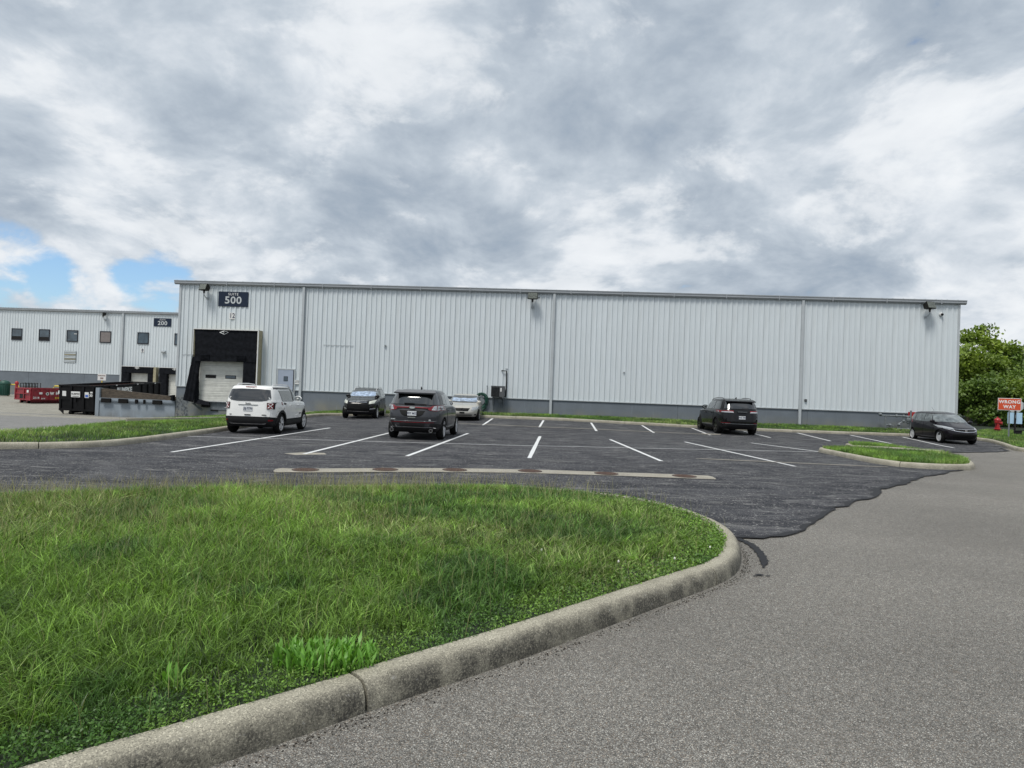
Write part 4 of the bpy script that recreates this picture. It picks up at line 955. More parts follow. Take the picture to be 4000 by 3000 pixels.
def shelter2(a, b, label):
    e = empty('dock_shelter', LO+bd*a, BR, label, 'dock shelter'); W_ = b-a
    MB().box(0, W_, -.55, 0, lz(2.28), lz(3.0)).build('head_curtain', 'black_fabric', e, bevel=.03)
    MB().box(.03, .88, -.53, 0, -.6, lz(2.28)).build('side_curtain', 'black_fabric', e, bevel=.03); MB().box(W_-.60, W_-.02, -.53, 0, -.6, lz(2.28)).build('side_curtain', 'black_fabric', e, bevel=.03)
    for i in range(7): MB().box(.88, W_-.60, -.12, -.02, -.55+i*.41, -.15+i*.41).build('door_section', 'door_white', e)
    MB().box(W_, W_+.30, -.50, 0, -.6, lz(3.0)).build('side_board', 'beige_side', e); MB().box(-.02, W_+.05, -.58, -.54, lz(3.0)-.02, lz(3.0)+.03).build('edge_strip', 'white_sign', e)
    c = W_/2-.02; z = lz(2.86)
    MB().prism([(c-.28, -.565, z), (c, -.565, z-.13), (c+.28, -.565, z), (c, -.565, z+.13)], (0, .01, 0)).build('logo', 'white_print', e)
    MB().prism([(c-.20, -.570, z), (c, -.570, z-.085), (c+.20, -.570, z), (c, -.570, z+.085)], (0, .01, 0)).build('logo', 'black_fabric', e); MB().box(c-.05, c+.05, -.574, -.57, z-.05, z+.05).build('logo', 'white_print', e)
shelter2(17.33*kk, 20.95*kk, 'black dock shelter with white diamond under the number 8 of the far building')
shelter2(21.62*kk, 25.2*kk, 'black dock shelter partly hidden by the corner of the near warehouse')
e = wallsign('suite_sign', 21.49*kk, lz(7.50), lz(8.40), 1.92, 'navy suite 200 sign high on the far building beside the near corner', 'navy', org=LO)
text('SUITE', .21, 'white_print', e, fm(0, -.004, .27), bold=.0, space=1.25); text('200', .60, 'grey_print', e, fm(0, -.004, -.10), bold=.012, sx=1.12, space=1.08)
e = wallsign('number_sign', 19.34*kk, lz(4.61), lz(5.01), .36, 'small white number 8 plate above the far dock shelter', 'white_sign', org=LO); text('8', .42, 'ink', e, fm(0, -.004, 0), bold=.012)
floodlight(14.95*kk, lz(8.55), 'slim dark floodlight under the eaves of the far left building', -.8, .1, LO, .95)
e = empty('wall_lamp', LO+bd*(21.78*kk)+Vector((0, 0, lz(4.74))), BR, 'small pale wall lamp above the far dock shelters', 'lamp'); MB().box(-.24, .24, -.3, -.03, -.10, .10).build('housing', 'trim', e, bevel=.03); MB().box(-.2, .2, -.28, -.06, -.12, -.10).build('lens', 'lampglass', e)

# ------------------------------------------------------------------ truck court things
def rolloff(loc, rz, tilt, L, W_, H, paint, label, kind):
    e = empty('dumpster', loc, 0, label, 'dumpster', rot=(tilt, 0, rz))
    # local: x across (0..W_), y along (0..L), near end at y=0, z up from ground
    zb = .28
    MB().box(0, .05, 0, L, zb, H).build('side_wall', paint, e); MB().box(W_-.05, W_, 0, L, zb, H).build('side_wall', paint, e)
    MB().box(.05, W_-.05, .0, .05, zb+.0, H-.01).build('end_wall', paint, e); MB().box(.05, W_-.05, L-.05, L, zb, H-.01).build('end_wall', paint, e)
    MB().box(.05, W_-.05, .05, L-.05, zb, zb+.06).build('floor', 'rust', e)
    MB().box(.05, .062, .05, L-.05, zb+.06, H-.06).box(W_-.062, W_-.05, .05, L-.05, zb+.06, H-.06).box(.062, W_-.062, L-.062, L-.05, zb+.06, H-.06).build('rusty_lining', 'rust', e)
    for x0, x1, y0, y1 in ((-.05, .08, -.05, L+.05), (W_-.08, W_+.05, -.05, L+.05), (.08, W_-.08, -.05, .08), (.08, W_-.08, L-.08, L+.05)):
        MB().box(x0, x1, y0, y1, H-.0, H+.09).build('top_rail', paint, e)
    n = max(4, int(L/.62))
    for i in range(n+1):
        y = .02+(L-.14)*i/n
        for s in (-.07, W_): MB().box(s, s+.07, y, y+.10, zb, H).build('side_post', paint, e)
    for x in ((.0, .78, 1.62, W_-.12) if kind == 'black' else (.0, W_*.55, W_-.12)): MB().box(x, x+.12, -.07, 0, zb, H).build('end_post', paint, e)
    MB().box(0, W_, -.055, 0, zb+(H-zb)*.52, zb+(H-zb)*.52+.07).build('end_rail', paint, e)
    MB().box(-.03, W_+.03, -.06, .0, zb-.04, zb+.08).build('sill', paint, e)
    for x in (.62, W_-.82):
        MB().box(x, x+.15, .05, L-.1, .06, zb).build('skid', paint, e)
        for y in (.15, L-.5): MB().lathe([(.10, -.12), (.10, .12)], 14, 'x', (x+.07, y, .10)).build('roller', 'rubber', e)
    return e
q = Vector((-28.95, 43.75, zcourt(0, 43.7)))
e = rolloff(q, -.12, .050, 6.6, 2.42, 1.80, 'dump_black', 'big open black roll off dumpster with white lettering behind the dock wing wall', 'black')
def sticker(x, z, w_, h_, mat, ee=None, nm='sticker', y=-.085): MB().box(x-w_/2, x+w_/2, y, y+.012, z-h_/2, z+h_/2).build(nm, mat, ee or e)
MB().box(.14, .78, -.075, -.0, .95, 1.7).build('door_panel', 'dump_black', e)
sticker(.38, 1.33, .26, .32, 'white_sign'); sticker(1.17, 1.30, .62, .36, 'white_sign'); sticker(1.95, 1.28, .28, .36, 'white_sign'); sticker(2.27, 1.45, .16, .1, 'white_sign'); sticker(-.0, 1.4, .08, .2, 'white_sign')
MB().box(1.85, 2.05, -.092, -.084, 1.14, 1.3).build('recycling_print', 'blue_print', e)
text('RUMPKE', .15, 'inkblack', e, fm(1.17, -.088, 1.32), bold=.003); MB().box(.95, 1.40, -.089, -.084, 1.16, 1.19).build('print_bar', 'inkblack', e)
text('30', .22, 'white_print', e, fm(2.24, -.086, 1.25), bold=.006)
MB().box(1.12, 1.22, -.12, -.06, .80, 1.06).build('latch', 'dump_black', e)
SIDE = Matrix.Translation((2.42+.078, 2.7, 1.50)) @ Matrix.Rotation(R(90), 4, 'Z') @ FRONT
MB().box(2.42+.055, 2.42+.072, 1.4, 4.2, 1.0, 1.74).build('name_panel', 'dump_black', e)
text('RUMPKE', .46, 'white_print', e, SIDE, bold=.02, sx=.85, ext=.003)
for y in (1.9, 4.0, 5.9): MB().box(2.47, 2.485, y, y+.12, 1.82, 1.88).build('reflector', 'white_sign', e)
# angled foot plate at the near left bottom
MB().prism([(.0, -.07, .28), (.30, -.07, .28), (.30, -.07, .02)], (0, .05, 0)).build('foot_plate', 'dump_black', e)

q = Vector((-36.8, 53.0, zcourt(0, 53)))
e = rolloff(Vector((-39.67, 54.5, zcourt(0, 54))), -.53, .0, 5.2, 2.5, 1.12, 'dump_red', 'low red roll off dumpster with white W H letters at the far left', 'red')
# near long side of the red dumpster carries the lettering
FS = lambda y, z: Matrix.Translation((2.5+.078, y, z)) @ Matrix.Rotation(R(90), 4, 'Z') @ FRONT
text('2114', .22, 'white_print', e, FS(.32, .45), bold=.006)
text('2114', .14, 'white_print', e, FS(.82, .40), bold=.004); text('W', .30, 'white_print', e, FS(1.45, .80), bold=.016, sx=.9); text('H', .30, 'white_print', e, FS(1.83, .82), bold=.016, sx=.9)
text('513', .2, 'yellow', e, FS(1.83, .45), bold=.008); MB().lathe([(.12, .0), (.12, .012)], 18, 'x', (2.575, 1.12, .78)).build('emblem', 'white_sign', e); MB().lathe([(.07, .0), (.07, .016)], 14, 'x', (2.575, 1.12, .78)).build('emblem_centre', 'green_metal', e)
for x in (2.1,): MB().box(x-.14, x+.14, -.085, -.07, .85, 1.05).build('sticker', 'white_sign', e)
MB().box(2.5, 2.585, .55, .75, .74, .9).build('sticker', 'white_sign', e)
MB().box(.75, 1.55, -.03, .08, .28, .72).build('end_recess', 'dark_gap', e)
# litter bin, safety hoops, rack, red post, building 200 sign
def cpt(px_, y): # nothing: plain world placement below
    pass
e = empty('litter_bin', (-50.15, 67.4, -.5), 0, 'green ribbed litter bin with a domed lid by the far left wall', 'litter bin')
MB().lathe([(.36, .05), (.42, .9), (.44, 1.2)], 20).build('drum', 'green_metal', e, 40)
for k in range(20): a = k*math.pi/10; MB().box(.40, .44, -.02, .02, .08, 1.18, Matrix.Rotation(a, 4, 'Z')).build('slat', 'green_metal', e)
MB().lathe([(.47, 1.2), (.46, 1.32), (.34, 1.48), (.05, 1.56)], 20).build('lid', 'green_metal', e, 40)
e = empty('litter_bin', (-51.5, 68.2, -.5), 0, 'dark litter bin cut by the left edge of the picture', 'litter bin')
MB().lathe([(.36, .05), (.42, .9), (.44, 1.15)], 20).build('drum', 'inkblack', e, 40); MB().lathe([(.47, 1.2), (.30, 1.5), (.05, 1.6)], 20).build('lid', 'rust', e, 40)
def hoop(x, y, w_, lb):
    e = empty('safety_rail', (x, y, -.55), 0, lb, 'safety rail', 'yellow rails by the far wall')
    MB().tube([(-w_/2, 0, 0), (-w_/2, 0, 1.0), (-w_/2+.15, 0, 1.2), (w_/2-.15, 0, 1.2), (w_/2, 0, 1.0), (w_/2, 0, 0)], .07, 10).build('hoop', 'yellow', e, 60)
hoop(-49.5, 67.7, 1.0, 'bent yellow safety rail beside the green litter bin'); hoop(-45.2, 68.3, 1.5, 'yellow safety rail showing above the red dumpster')
e = empty('red_post', (-48.1, 66.2, -.55), 0, 'short red post left of the red dumpster', 'post'); MB().lathe([(.12, 0), (.12, 1.25), (.17, 1.3), (.17, 1.45), (.05, 1.58)], 14).build('post', 'red_iron', e, 40)
e = empty('cart_rack', (-49.7, 69.0, -.5), -.06, 'black steel rack of rails at the far grey wall above the red dumpster', 'rack')
for i in range(6): MB().tube([(i*.32, 0, 0), (i*.32-.06, 0, 1.3), (i*.32+.08, .5, 1.38), (i*.32+.1, .5, 0)], .03, 6).build('upright', 'inkblack', e)
for z in (.5, 1.0, 1.3): MB().tube([(-.1, 0, z), (1.7, 0, z)], .03, 6).build('rail', 'inkblack', e)
e = empty('building_sign', (-36.13, 60.0, -.5), 0, 'small white building 200 sign on a yellow post behind the dumpsters', 'sign')
MB().tube([(0, .04, 0), (0, .04, 2.05)], .05, 8).build('post', 'yellow', e); MB().box(-.36, .36, -.02, .02, 1.93, 2.52).build('panel', 'white_sign', e)
text('BUILDING', .135, 'rust', e, fm(0, -.024, 2.34), bold=.004); text('200', .20, 'rust', e, fm(0, -.024, 2.11), bold=.006)
#@@NEXT
# ------------------------------------------------------------------ cars
def pchip(xs, ys, q):
    xs = np.asarray(xs, float); ys = np.asarray(ys, float); h = np.diff(xs); d = np.diff(ys)/h; m = np.zeros(len(xs))
    for i in range(1, len(xs)-1):
        if d[i-1]*d[i] > 0: w1 = 2*h[i]+h[i-1]; w2 = h[i]+2*h[i-1]; m[i] = (w1+w2)/(w1/d[i-1]+w2/d[i])
    m[0] = d[0]; m[-1] = d[-1]; i = np.clip(np.searchsorted(xs, q)-1, 0, len(xs)-2); t = (q-xs[i])/h[i]
    return (2*t**3-3*t*t+1)*ys[i]+(t**3-2*t*t+t)*h[i]*m[i]+(-2*t**3+3*t*t)*ys[i+1]+(t**3-t*t)*h[i]*m[i+1]
class Shape:
    def __init__(s, lv, nr=5., nf=3.4, wb=2.7, R_=.34, mid=0.):
        s.lv = np.array(lv, float); s.nr, s.nf, s.wb, s.R = nr, nf, wb, R_; k = np.arange(len(lv)); s.k = k
    def par(s, z):
        if not hasattr(s, 'tab'):
            q = np.linspace(0, len(s.k)-1, 600); s.tab = [pchip(s.k, s.lv[:, c], q) for c in range(4)]
        z = min(max(z, s.tab[0][0]), s.tab[0][-1]); return [float(np.interp(z, s.tab[0], s.tab[c])) for c in (1, 2, 3)]
    def side(s, x, z):
        xr, xf, w_ = s.par(z); c = (xr+xf)/2; a = (xf-xr)/2; u = min(.9995, abs((x-c)/a)); n = s.nf if x > c else s.nr
        return w_*(1-u**n)**(1/n)
    def end(s, y, z, front):
        xr, xf, w_ = s.par(z); c = (xr+xf)/2; a = (xf-xr)/2; n = s.nf if front else s.nr; u = min(.9995, abs(y)/w_)
        return c+(a if front else -a)*(1-u**n)**(1/n)
    def body(s, parent, mat, arch, clad=.28):
        NR = 64; q = np.concatenate([np.arange(0, len(s.k)-1, .25), [len(s.k)-1]]); v = []; f = []
        for k in q:
            z, xr, xf, w_ = [float(pchip(s.k, s.lv[:, c], k)) for c in range(4)]; c = (xr+xf)/2; a = (xf-xr)/2
            for i in range(NR):
                t = 2*math.pi*(i+.5)/NR; co, si = math.cos(t), math.sin(t); n = s.nf if co > 0 else s.nr
                v.append((c+a*math.copysign(abs(co)**(2/n), co), w_*math.copysign(abs(si)**(2/n), si), z))
        for r in range(len(q)-1):
            for i in range(NR): a = r*NR+i; b = r*NR+(i+1) % NR; f.append((a, b, b+NR, a+NR))
        f.append(tuple(range(NR-1, -1, -1))); f.append(tuple((len(q)-1)*NR+i for i in range(NR)))
        me = bpy.data.meshes.new('body'); me.from_pydata(v, [], f); me.materials.append(M[mat]); me.materials.append(M['well']); me.materials.append(M['plastic'])
        for p in me.polygons:
            if sum(v[k][2] for k in p.vertices)/len(p.vertices) < clad: p.material_index = 2
        o = bpy.data.objects.new('body', me); COL.objects.link(o)
        w0 = s.par(s.R)[2]
        cut = MB()
        for sx in (-1, 1):
            for sy in (-1, 1): cut.lathe([(arch, sy*(w0-.30)), (arch, sy*(w0+.3))], 40, 'y', (sx*s.wb/2, 0, s.R))
        cme = cut.mesh('cut'); cme.materials.append(M['well']); co_ = bpy.data.objects.new('cut', cme); COL.objects.link(co_)
        md = o.modifiers.new('b', 'BOOLEAN'); md.object = co_; md.operation = 'DIFFERENCE'; md.solver = 'EXACT'
        try: md.material_mode = 'TRANSFER'
        except Exception: pass
        dg = bpy.context.evaluated_depsgraph_get(); dg.update(); m2 = bpy.data.meshes.new_from_object(o.evaluated_get(dg))
        o.modifiers.clear(); o.data = m2; m2.name = 'body'; bpy.data.objects.remove(co_)
        smooth(m2, 28); o.parent = parent; return o
    def sidepatch(s, name, quad, mat, parent, off=.006, sides=(-1, 1), nx=10, nz=5, skirt=.02, holes=None):
        """quad: bottom-rear, bottom-front, top-front, top-rear in (x, z), or (bottom polyline, top polyline)"""
        if len(quad) == 4: B = [quad[0], quad[1]]; T = [quad[3], quad[2]]
        else: B, T = quad
        def ev(Pl, t):
            k = t*(len(Pl)-1); i = min(len(Pl)-2, int(k)); u = k-i; return (Pl[i][0]*(1-u)+Pl[i+1][0]*u, Pl[i][1]*(1-u)+Pl[i+1][1]*u)
        os_ = []
        for sg in sides:
            v = []; f = []
            for j in range(nz+1):
                for i in range(nx+1):
                    b = ev(B, i/nx); t = ev(T, i/nx); x = b[0]+(t[0]-b[0])*j/nz; z = b[1]+(t[1]-b[1])*j/nz
                    v.append((x, sg*(s.side(x, z)+off), z+off*.3))
            for j in range(nz):
                for i in range(nx): a = j*(nx+1)+i; f.append((a, a+1, a+nx+2, a+nx+1))
            ring = [i for i in range(nx+1)]+[j*(nx+1)+nx for j in range(1, nz+1)]+[nz*(nx+1)+i for i in range(nx-1, -1, -1)]+[j*(nx+1) for j in range(nz-1, 0, -1)]
            k = len(v); v += [(v[i][0], v[i][1]-sg*skirt, v[i][2]) for i in ring]; m = len(ring)
            for i in range(m): j = (i+1) % m; f.append((ring[i], ring[j], k+j, k+i))
            mb = MB(); mb.v = v; mb.f = f; os_.append(mb.build(name, mat, parent, 40))
        return os_
    def endpatch(s, name, B, T, mat, parent, front, off=.008, ny=14, nz=10, skirt=.03, mirror=False):
        """B, T: polylines in (y, z)"""
        def ev(Pl, t):
            k = t*(len(Pl)-1); i = min(len(Pl)-2, int(k)); u = k-i; return (Pl[i][0]*(1-u)+Pl[i+1][0]*u, Pl[i][1]*(1-u)+Pl[i+1][1]*u)
        os_ = []; sgx = 1 if front else -1
        for sg in ((1, -1) if mirror else (1,)):
            v = []; f = []
            for j in range(nz+1):
                for i in range(ny+1):
                    b = ev(B, i/ny); t = ev(T, i/ny); y = b[0]+(t[0]-b[0])*j/nz; z = b[1]+(t[1]-b[1])*j/nz
                    e = .01; dx = (s.end(y, z+e, front)-s.end(y, z-e, front))/(2*e); nn = Vector((1, -dx*1.0)) if front else Vector((1, dx)); nn.normalize()
                    ww = s.par(z)[2]; yy = y+(off*(1 if y > 0 else -1) if abs(y) > .93*ww else 0)
                    v.append((s.end(y, z, front)+sgx*off*nn.x, sg*yy, z+off*abs(nn.y)))
            for j in range(nz):
                for i in range(ny): a = j*(ny+1)+i; f.append((a, a+1, a+ny+2, a+ny+1))
            ring = [i for i in range(ny+1)]+[j*(ny+1)+ny for j in range(1, nz+1)]+[nz*(ny+1)+i for i in range(ny-1, -1, -1)]+[j*(ny+1) for j in range(nz-1, 0, -1)]
            k = len(v); v += [(v[i][0]-sgx*skirt, v[i][1], v[i][2]) for i in ring]; m = len(ring)
            for i in range(m): j = (i+1) % m; f.append((ring[i], ring[j], k+j, k+i))
            mb = MB(); mb.v = v; mb.f = f; os_.append(mb.build(name, mat, parent, 40))
        return os_
    def arch_trim(s, parent, mat, r0_, r1_, off=.014, name='arch_trim'):
        for sx in (-1, 1):
            for sg in (-1, 1):
                v = []; f = []; n = 24
                for i in range(n+1):
                    t = math.pi*(i/n)*1.16-math.pi*.08
                    for r, o in ((r0_, off), (r1_, off), (r1_, -.02), (r0_, -.03)):
                        x = sx*s.wb/2+r*math.cos(t); z = max(s.lv[0, 0]+.01, s.R+r*math.sin(t)); v.append((x, sg*(s.side(x, z)+o), z))
                for i in range(n):
                    for k in range(4): a = i*4+k; b = i*4+(k+1) % 4; f.append((a, b, b+4, a+4))
                mb = MB(); mb.v = v; mb.f = f; mb.build(name, mat, parent, 40)
    def wheels(s, parent, track, rimmat='alloy', spokes=5, wide=.23, rim=.235, double=True, steer=0.):
        R_ = s.R
        for sx in (-1, 1):
            for sg in (-1, 1):
                y = sg*track/2; w = bpy.data.objects.new('wheel', None); COL.objects.link(w); w.parent = parent; w.location = (sx*s.wb/2, y, R_)
                if sx > 0: w.rotation_euler = (0, 0, steer)
                h = wide/2
                mb = MB().lathe([(rim, -h*.85), (rim+.02, -h), (R_-.05, -h), (R_-.015, -h*.82), (R_, -h*.5), (R_, h*.5), (R_-.015, h*.82), (R_-.05, h), (rim+.02, h), (rim, h*.85)], 36, 'y'); mb.f = mb.f[:-2]; mb.build('tyre', 'rubber', w, 40)
                o = sg*h
                MB().lathe([(rim-.02, o*.25), (rim+.0, o*.3)], 30, 'y').build('brake_disc', 'well', w)
                mb = MB().lathe([(rim+.004, o*.90), (rim-.022, o*.93), (rim-.028, o*.55), (rim-.0, o*.5)], 36, 'y'); mb.f = mb.f[:-2]; mb.build('rim', rimmat, w, 40)
                mb = MB()
                for k in range(spokes):
                    for dd in ((-.17, .17) if double else (0,)):
                        a = 2*math.pi*k/spokes+.3
                        p0 = Vector((math.cos(a+dd*.6)*.045, o*.86, math.sin(a+dd*.6)*.045)); p1 = Vector((math.cos(a+dd)*(rim-.012), o*.80, math.sin(a+dd)*(rim-.012)))
                        dv = (p1-p0).normalized(); sv_ = Vector((-dv.z, 0, dv.x)); wd0, wd1 = (.02, .028) if double else (.035, .075)
                        pts = [p0-sv_*wd0, p0+sv_*wd0, p1+sv_*wd1, p1-sv_*wd1]
                        mb.prism(pts, (0, -sg*.025, 0))
                mb.build('spokes', rimmat, w)
                MB().lathe([(.055, o*.6), (.055, o*.86), (.03, o*.92)], 16, 'y').build('hub_cap', rimmat, w, 40)
    def mirror(s, parent, x, z, mat, glass='glass_light', sz=1., out=.16):
        for sg in (-1, 1):
            y0_ = s.side(x, z); m = MB().lathe([(.02, -.07), (.075, -.055), (.10, 0), (.09, .05), (.06, .075), (.01, .08)], 14, 'x')
            m.v = [(p[0]*.75*sz+x, sg*(y0_+out)+p[1]*1.25*sz, z+p[2]*.85*sz) for p in m.v]; o = m.build('mirror', mat, parent, 50)
            g = MB().lathe([(.082, -.062), (.075, -.068)], 14, 'x'); g.v = [(p[0]*.75*sz+x, sg*(y0_+out)+p[1]*1.25*sz, z+p[2]*.85*sz) for p in g.v]; g.build('mirror_glass', glass, o)
            MB().tube([(x+.02, sg*(y0_-.01), z-.05*sz), (x, sg*(y0_+out-.05), z-.045*sz)], [.035*sz, .03*sz], 8).build('mirror_arm', mat, parent, 50)
    def rails(s, parent, x0, x1, y, mat, z=None):
        for sg in (-1, 1):
            top = s.lv[-1, 0]; pts = []
            def zt(x, yy):   # roof height at x, y
                for zz in np.arange(top, 1., -.005):
                    xr, xf, w_ = s.par(zz)
                    if xr <= x <= xf and s.side(x, zz) >= yy: return zz
                return 1.3
            P = [(x0, -.01), (x0+.10, .045), (x0+.35, .06), ((x0+x1)/2, .065), (x1-.35, .06), (x1-.10, .04), (x1, -.01)]
            MB().tube([(x, sg*y, zt(x, y)+d) for x, d in P], .017, 8).build('roof_rail', mat, parent, 60)
def plate(s, parent, txt, z, front=False, mat='plate', ink='ink', w_=.305, frame=False, size=.088):
    x = s.end(0, z, front)+(.02 if front else -.02)-(0 if front else .008); sg = 1 if front else -1
    o = MB().box(x-.006, x+.006, -w_/2, w_/2, z-.076, z+.076).build('number_plate', mat, parent, bevel=.003)
    if frame: MB().box(x-.004, x+.004, -w_/2-.015, w_/2+.015, z-.09, z+.09).build('plate_frame', 'inkblack', parent)
    if txt:
        m = Matrix.Translation((x+sg*.008, 0, z)) @ Matrix.Rotation(R(90)*sg, 4, 'Z') @ FRONT
        text(txt, size*1.15, ink, o, m, bold=.003, sx=.85, ext=.001)
def eb(txt, size, mat, parent, s, y, z, front=False, off=.012, sx=1., bold=.002, name='badge'):
    x = s.end(y, z, front)+(off if front else -off); sg = 1 if front else -1
    return text(txt, size, mat, parent, Matrix.Translation((x, y, z)) @ Matrix.Rotation(R(90)*sg, 4, 'Z') @ FRONT, name, bold, .004, sx)
def car(name, loc, heading, label, cat='car'):
    return empty(name, loc, heading, label, cat)

# ---- white boxy crossover, rear and right side in view
s = Shape([(.24, -1.92, 1.95, .80), (.32, -2.03, 2.10, .87), (.50, -2.08, 2.15, .90), (.75, -2.07, 2.15, .902), (.90, -2.06, 2.13, .90), (1.00, -2.05, 2.06, .893), (1.06, -2.045, 1.9, .885), (1.10, -2.04, 1.35, .875), (1.15, -2.03, 1.02, .855), (1.35, -1.97, .78, .81), (1.52, -1.90, .52, .755), (1.59, -1.86, .36, .72), (1.63, -1.77, .15, .64), (1.655, -1.50, -.2, .42)], 6.5, 3.6, 2.57, .345)
c = car('crossover', (-8.85, 25.0, 0), R(90), 'white boxy crossover with scraped rear quarter parked nose to the door', 'car')
s.body(c, 'paint_white', .405, .50)
s.wheels(c, 1.56, 'alloy', 5, .225, .235)
s.arch_trim(c, 'plastic', .395, .47)
s.sidepatch('sill_cladding', [(-.80, .25), (.80, .25), (.80, .46), (-.80, .46)], 'plastic', c, .018)
for q in ([(-.62, .50), (.12, .50), (.12, 1.06), (-.95, 1.06)], [(.14, .50), (.82, .50), (1.02, 1.06), (.14, 1.06)]):
    for o in s.sidepatch('door', q, 'paint_white', c, .010, skirt=.03):
        sg = 1 if o.data.vertices[0].co.y > 0 else -1; xx = q[0][0]+.12 if q[0][0] > 0 else -.72; xx = .26 if q[0][0] > 0 else -.62; y0_ = s.side(xx, .97)
        MB().tube([(xx, sg*(y0_+.01), .97), (xx+.03, sg*(y0_+.045), .975), (xx+.17, sg*(y0_+.045), .975), (xx+.2, sg*(y0_+.01), .97)], .014, 6).build('handle', 'paint_white', o, 50)
s.sidepatch('side_window', [(-1.22, 1.12), (-.10, 1.10), (-.13, 1.50), (-1.40, 1.49)], 'glass', c, .010)
s.sidepatch('side_window', [(-.06, 1.14), (.86, 1.14), (.42, 1.50), (-.06, 1.50)], 'glass_light', c, .010)
s.sidepatch('window_pillar', [(-.12, 1.12), (-.04, 1.12), (-.04, 1.53), (-.14, 1.53)], 'plastic', c, .013)
s.sidepatch('roof_edge', [(-1.72, 1.535), (.45, 1.53), (.34, 1.60), (-1.70, 1.60)], 'paint_black', c, .008)
s.endpatch('windscreen', [(-.74, 1.17), (.74, 1.17)], [(-.66, 1.53), (.66, 1.53)], 'glass', c, True)
s.endpatch('tailgate', [(-.72, .56), (.72, .56)], [(-.74, 1.13), (.74, 1.13)], 'paint_white', c, False, .012)
s.endpatch('rear_window', [(-.62, 1.145), (-.4, 1.11), (.4, 1.11), (.62, 1.145)], [(-.60, 1.50), (-.3, 1.52), (.3, 1.52), (.60, 1.50)], 'glass', c, False, .024)
s.endpatch('rear_window', [(.60, 1.15), (.72, 1.22)], [(.60, 1.50), (.655, 1.49)], 'glass', c, False, .022, mirror=True)
for y, z in ((.62, 1.22), (-.66, 1.22)):
    x = s.end(y, z, False)-.018; MB().lathe([(.036, 0), (.036, .003)], 14, 'x', (x-.004, y, z)).build('sticker', 'white_print', c)
s.endpatch('bumper', [(-.86, .26), (-.5, .25), (.5, .25), (.86, .26)], [(-.89, .56), (-.70, .60), (.70, .60), (.89, .56)], 'plastic', c, False, .022)
s.endpatch('skid_plate', [(-.60, .34), (-.52, .30), (.52, .30), (.60, .34)], [(-.62, .37), (-.5, .345), (.5, .345), (.62, .37)], 'chrome', c, False, .035)
s.endpatch('reflector', [(-.80, .44), (-.68, .44)], [(-.80, .50), (-.68, .50)], 'taillight', c, False, .032, mirror=True)
for sg in (1, -1):
    y0_, y1_ = .615, .80; x = s.end(.70, .97, False)
    o = s.endpatch('tail_lamp', [(.625, .85), (.825, .85)], [(.625, 1.07), (.825, 1.07)], 'inkblack', c, False, .030)[0]
    if sg < 0: o.scale = (1, -1, 1)
    l = s.endpatch('tail_lamp_lens', [(.645, .868), (.80, .868)], [(.645, 1.052), (.80, 1.052)], 'taillight', o, False, .038)[0]
    for a, b in ((( .66, .89), (.785, 1.03)), ((.785, .89), (.66, 1.03))):
        MB().tube([(s.end(a[0], a[1], False)-.045, a[0], a[1]), (s.end(b[0], b[1], False)-.045, b[0], b[1])], .014, 6).build('cross_light', 'white_print', o)
    MB().box(x-.040, x-.02, .636, .645, .86, 1.06).box(x-.040, x-.02, .645, .81, 1.053, 1.062).box(x-.040, x-.02, .645, .81, .858, .867).build('lamp_bezel', 'white_print', o)
eb('Jeep', .105, 'chrome', c, s, 0, 1.04, off=.030, bold=.004); eb('4X4', .04, 'inkblack', c, s, .58, .655, off=.020); eb('LIMITED', .045, 'inkblack', c, s, -.55, .655, off=.020)
MB().box(-2.085, -2.06, -.33, .33, .985, 1.0).build('tailgate_trim', 'galv', c)
plate(s, c, 'JSJ-7770', .86); MB().box(-2.11, -2.09, -.10, .10, .64, .67).build('tailgate_handle', 'inkblack', c)
MB().tube([(-2.02, .02, 1.16), (-2.04, -.2, 1.175), (-2.03, .35, 1.185)], .012, 6).build('wiper', 'inkblack', c)
s.endpatch('brake_light', [(-.18, 1.575), (.18, 1.575)], [(-.18, 1.595), (.18, 1.595)], 'taillight', c, False, .02)
s.rails(c, -1.55, .35, .60, 'alloy'); s.mirror(c, .78, 1.20, 'paint_white', sz=1.15)
MB().tube([(-1.45, .0, 1.65), (-1.62, .0, 1.80)], .008, 6).build('aerial', 'inkblack', c)
s.endpatch('headlamp', [(.55, .85), (.80, .85)], [(.55, 1.0), (.80, 1.0)], 'lens', c, True, .01, mirror=True)
# scrapes on the right rear quarter
mb = MB(); rw = random.Random(5)
for i in range(46):
    t = rw.uniform(.45, 2.0); r = rw.uniform(.47, .58); x = -1.285-math.cos(t)*r; z = .345+math.sin(t)*r; u = rw.uniform(.005, .02)
    mb.poly([(x-u, -(s.side(x-u, z)+.004), z), (x+u, -(s.side(x+u, z)+.004), z-u*.4), (x+u*.3, -(s.side(x, z+u)+.004), z+u*1.2)])
mb.build('scrapes', pbr('rust brown scrape', (.20, .15, .12), .8, 0, .6, 30), c, kind='stuff', fix=False)
for q in ([(-1.30, 1.0), (-1.24, .98), (-1.28, 1.08), (-1.33, 1.10)],): s.sidepatch('scratch', q, 'taillight', c, .012, (-1,), 2, 2)
for q in ([(-.98, 1.0), (-.90, 1.0), (-.90, 1.05), (-.98, 1.05)], [(-1.10, 1.02), (-1.04, 1.0), (-1.03, 1.06), (-1.09, 1.07)]): s.sidepatch('dent', q, 'inkblack', c, .014, (-1,), 2, 2)
eb2 = text('RENEGADE', .04, 'inkblack', c, Matrix.Translation((.62, -(s.side(.62, .62)+.022), .66)) @ FRONT, 'badge', .002, .003)

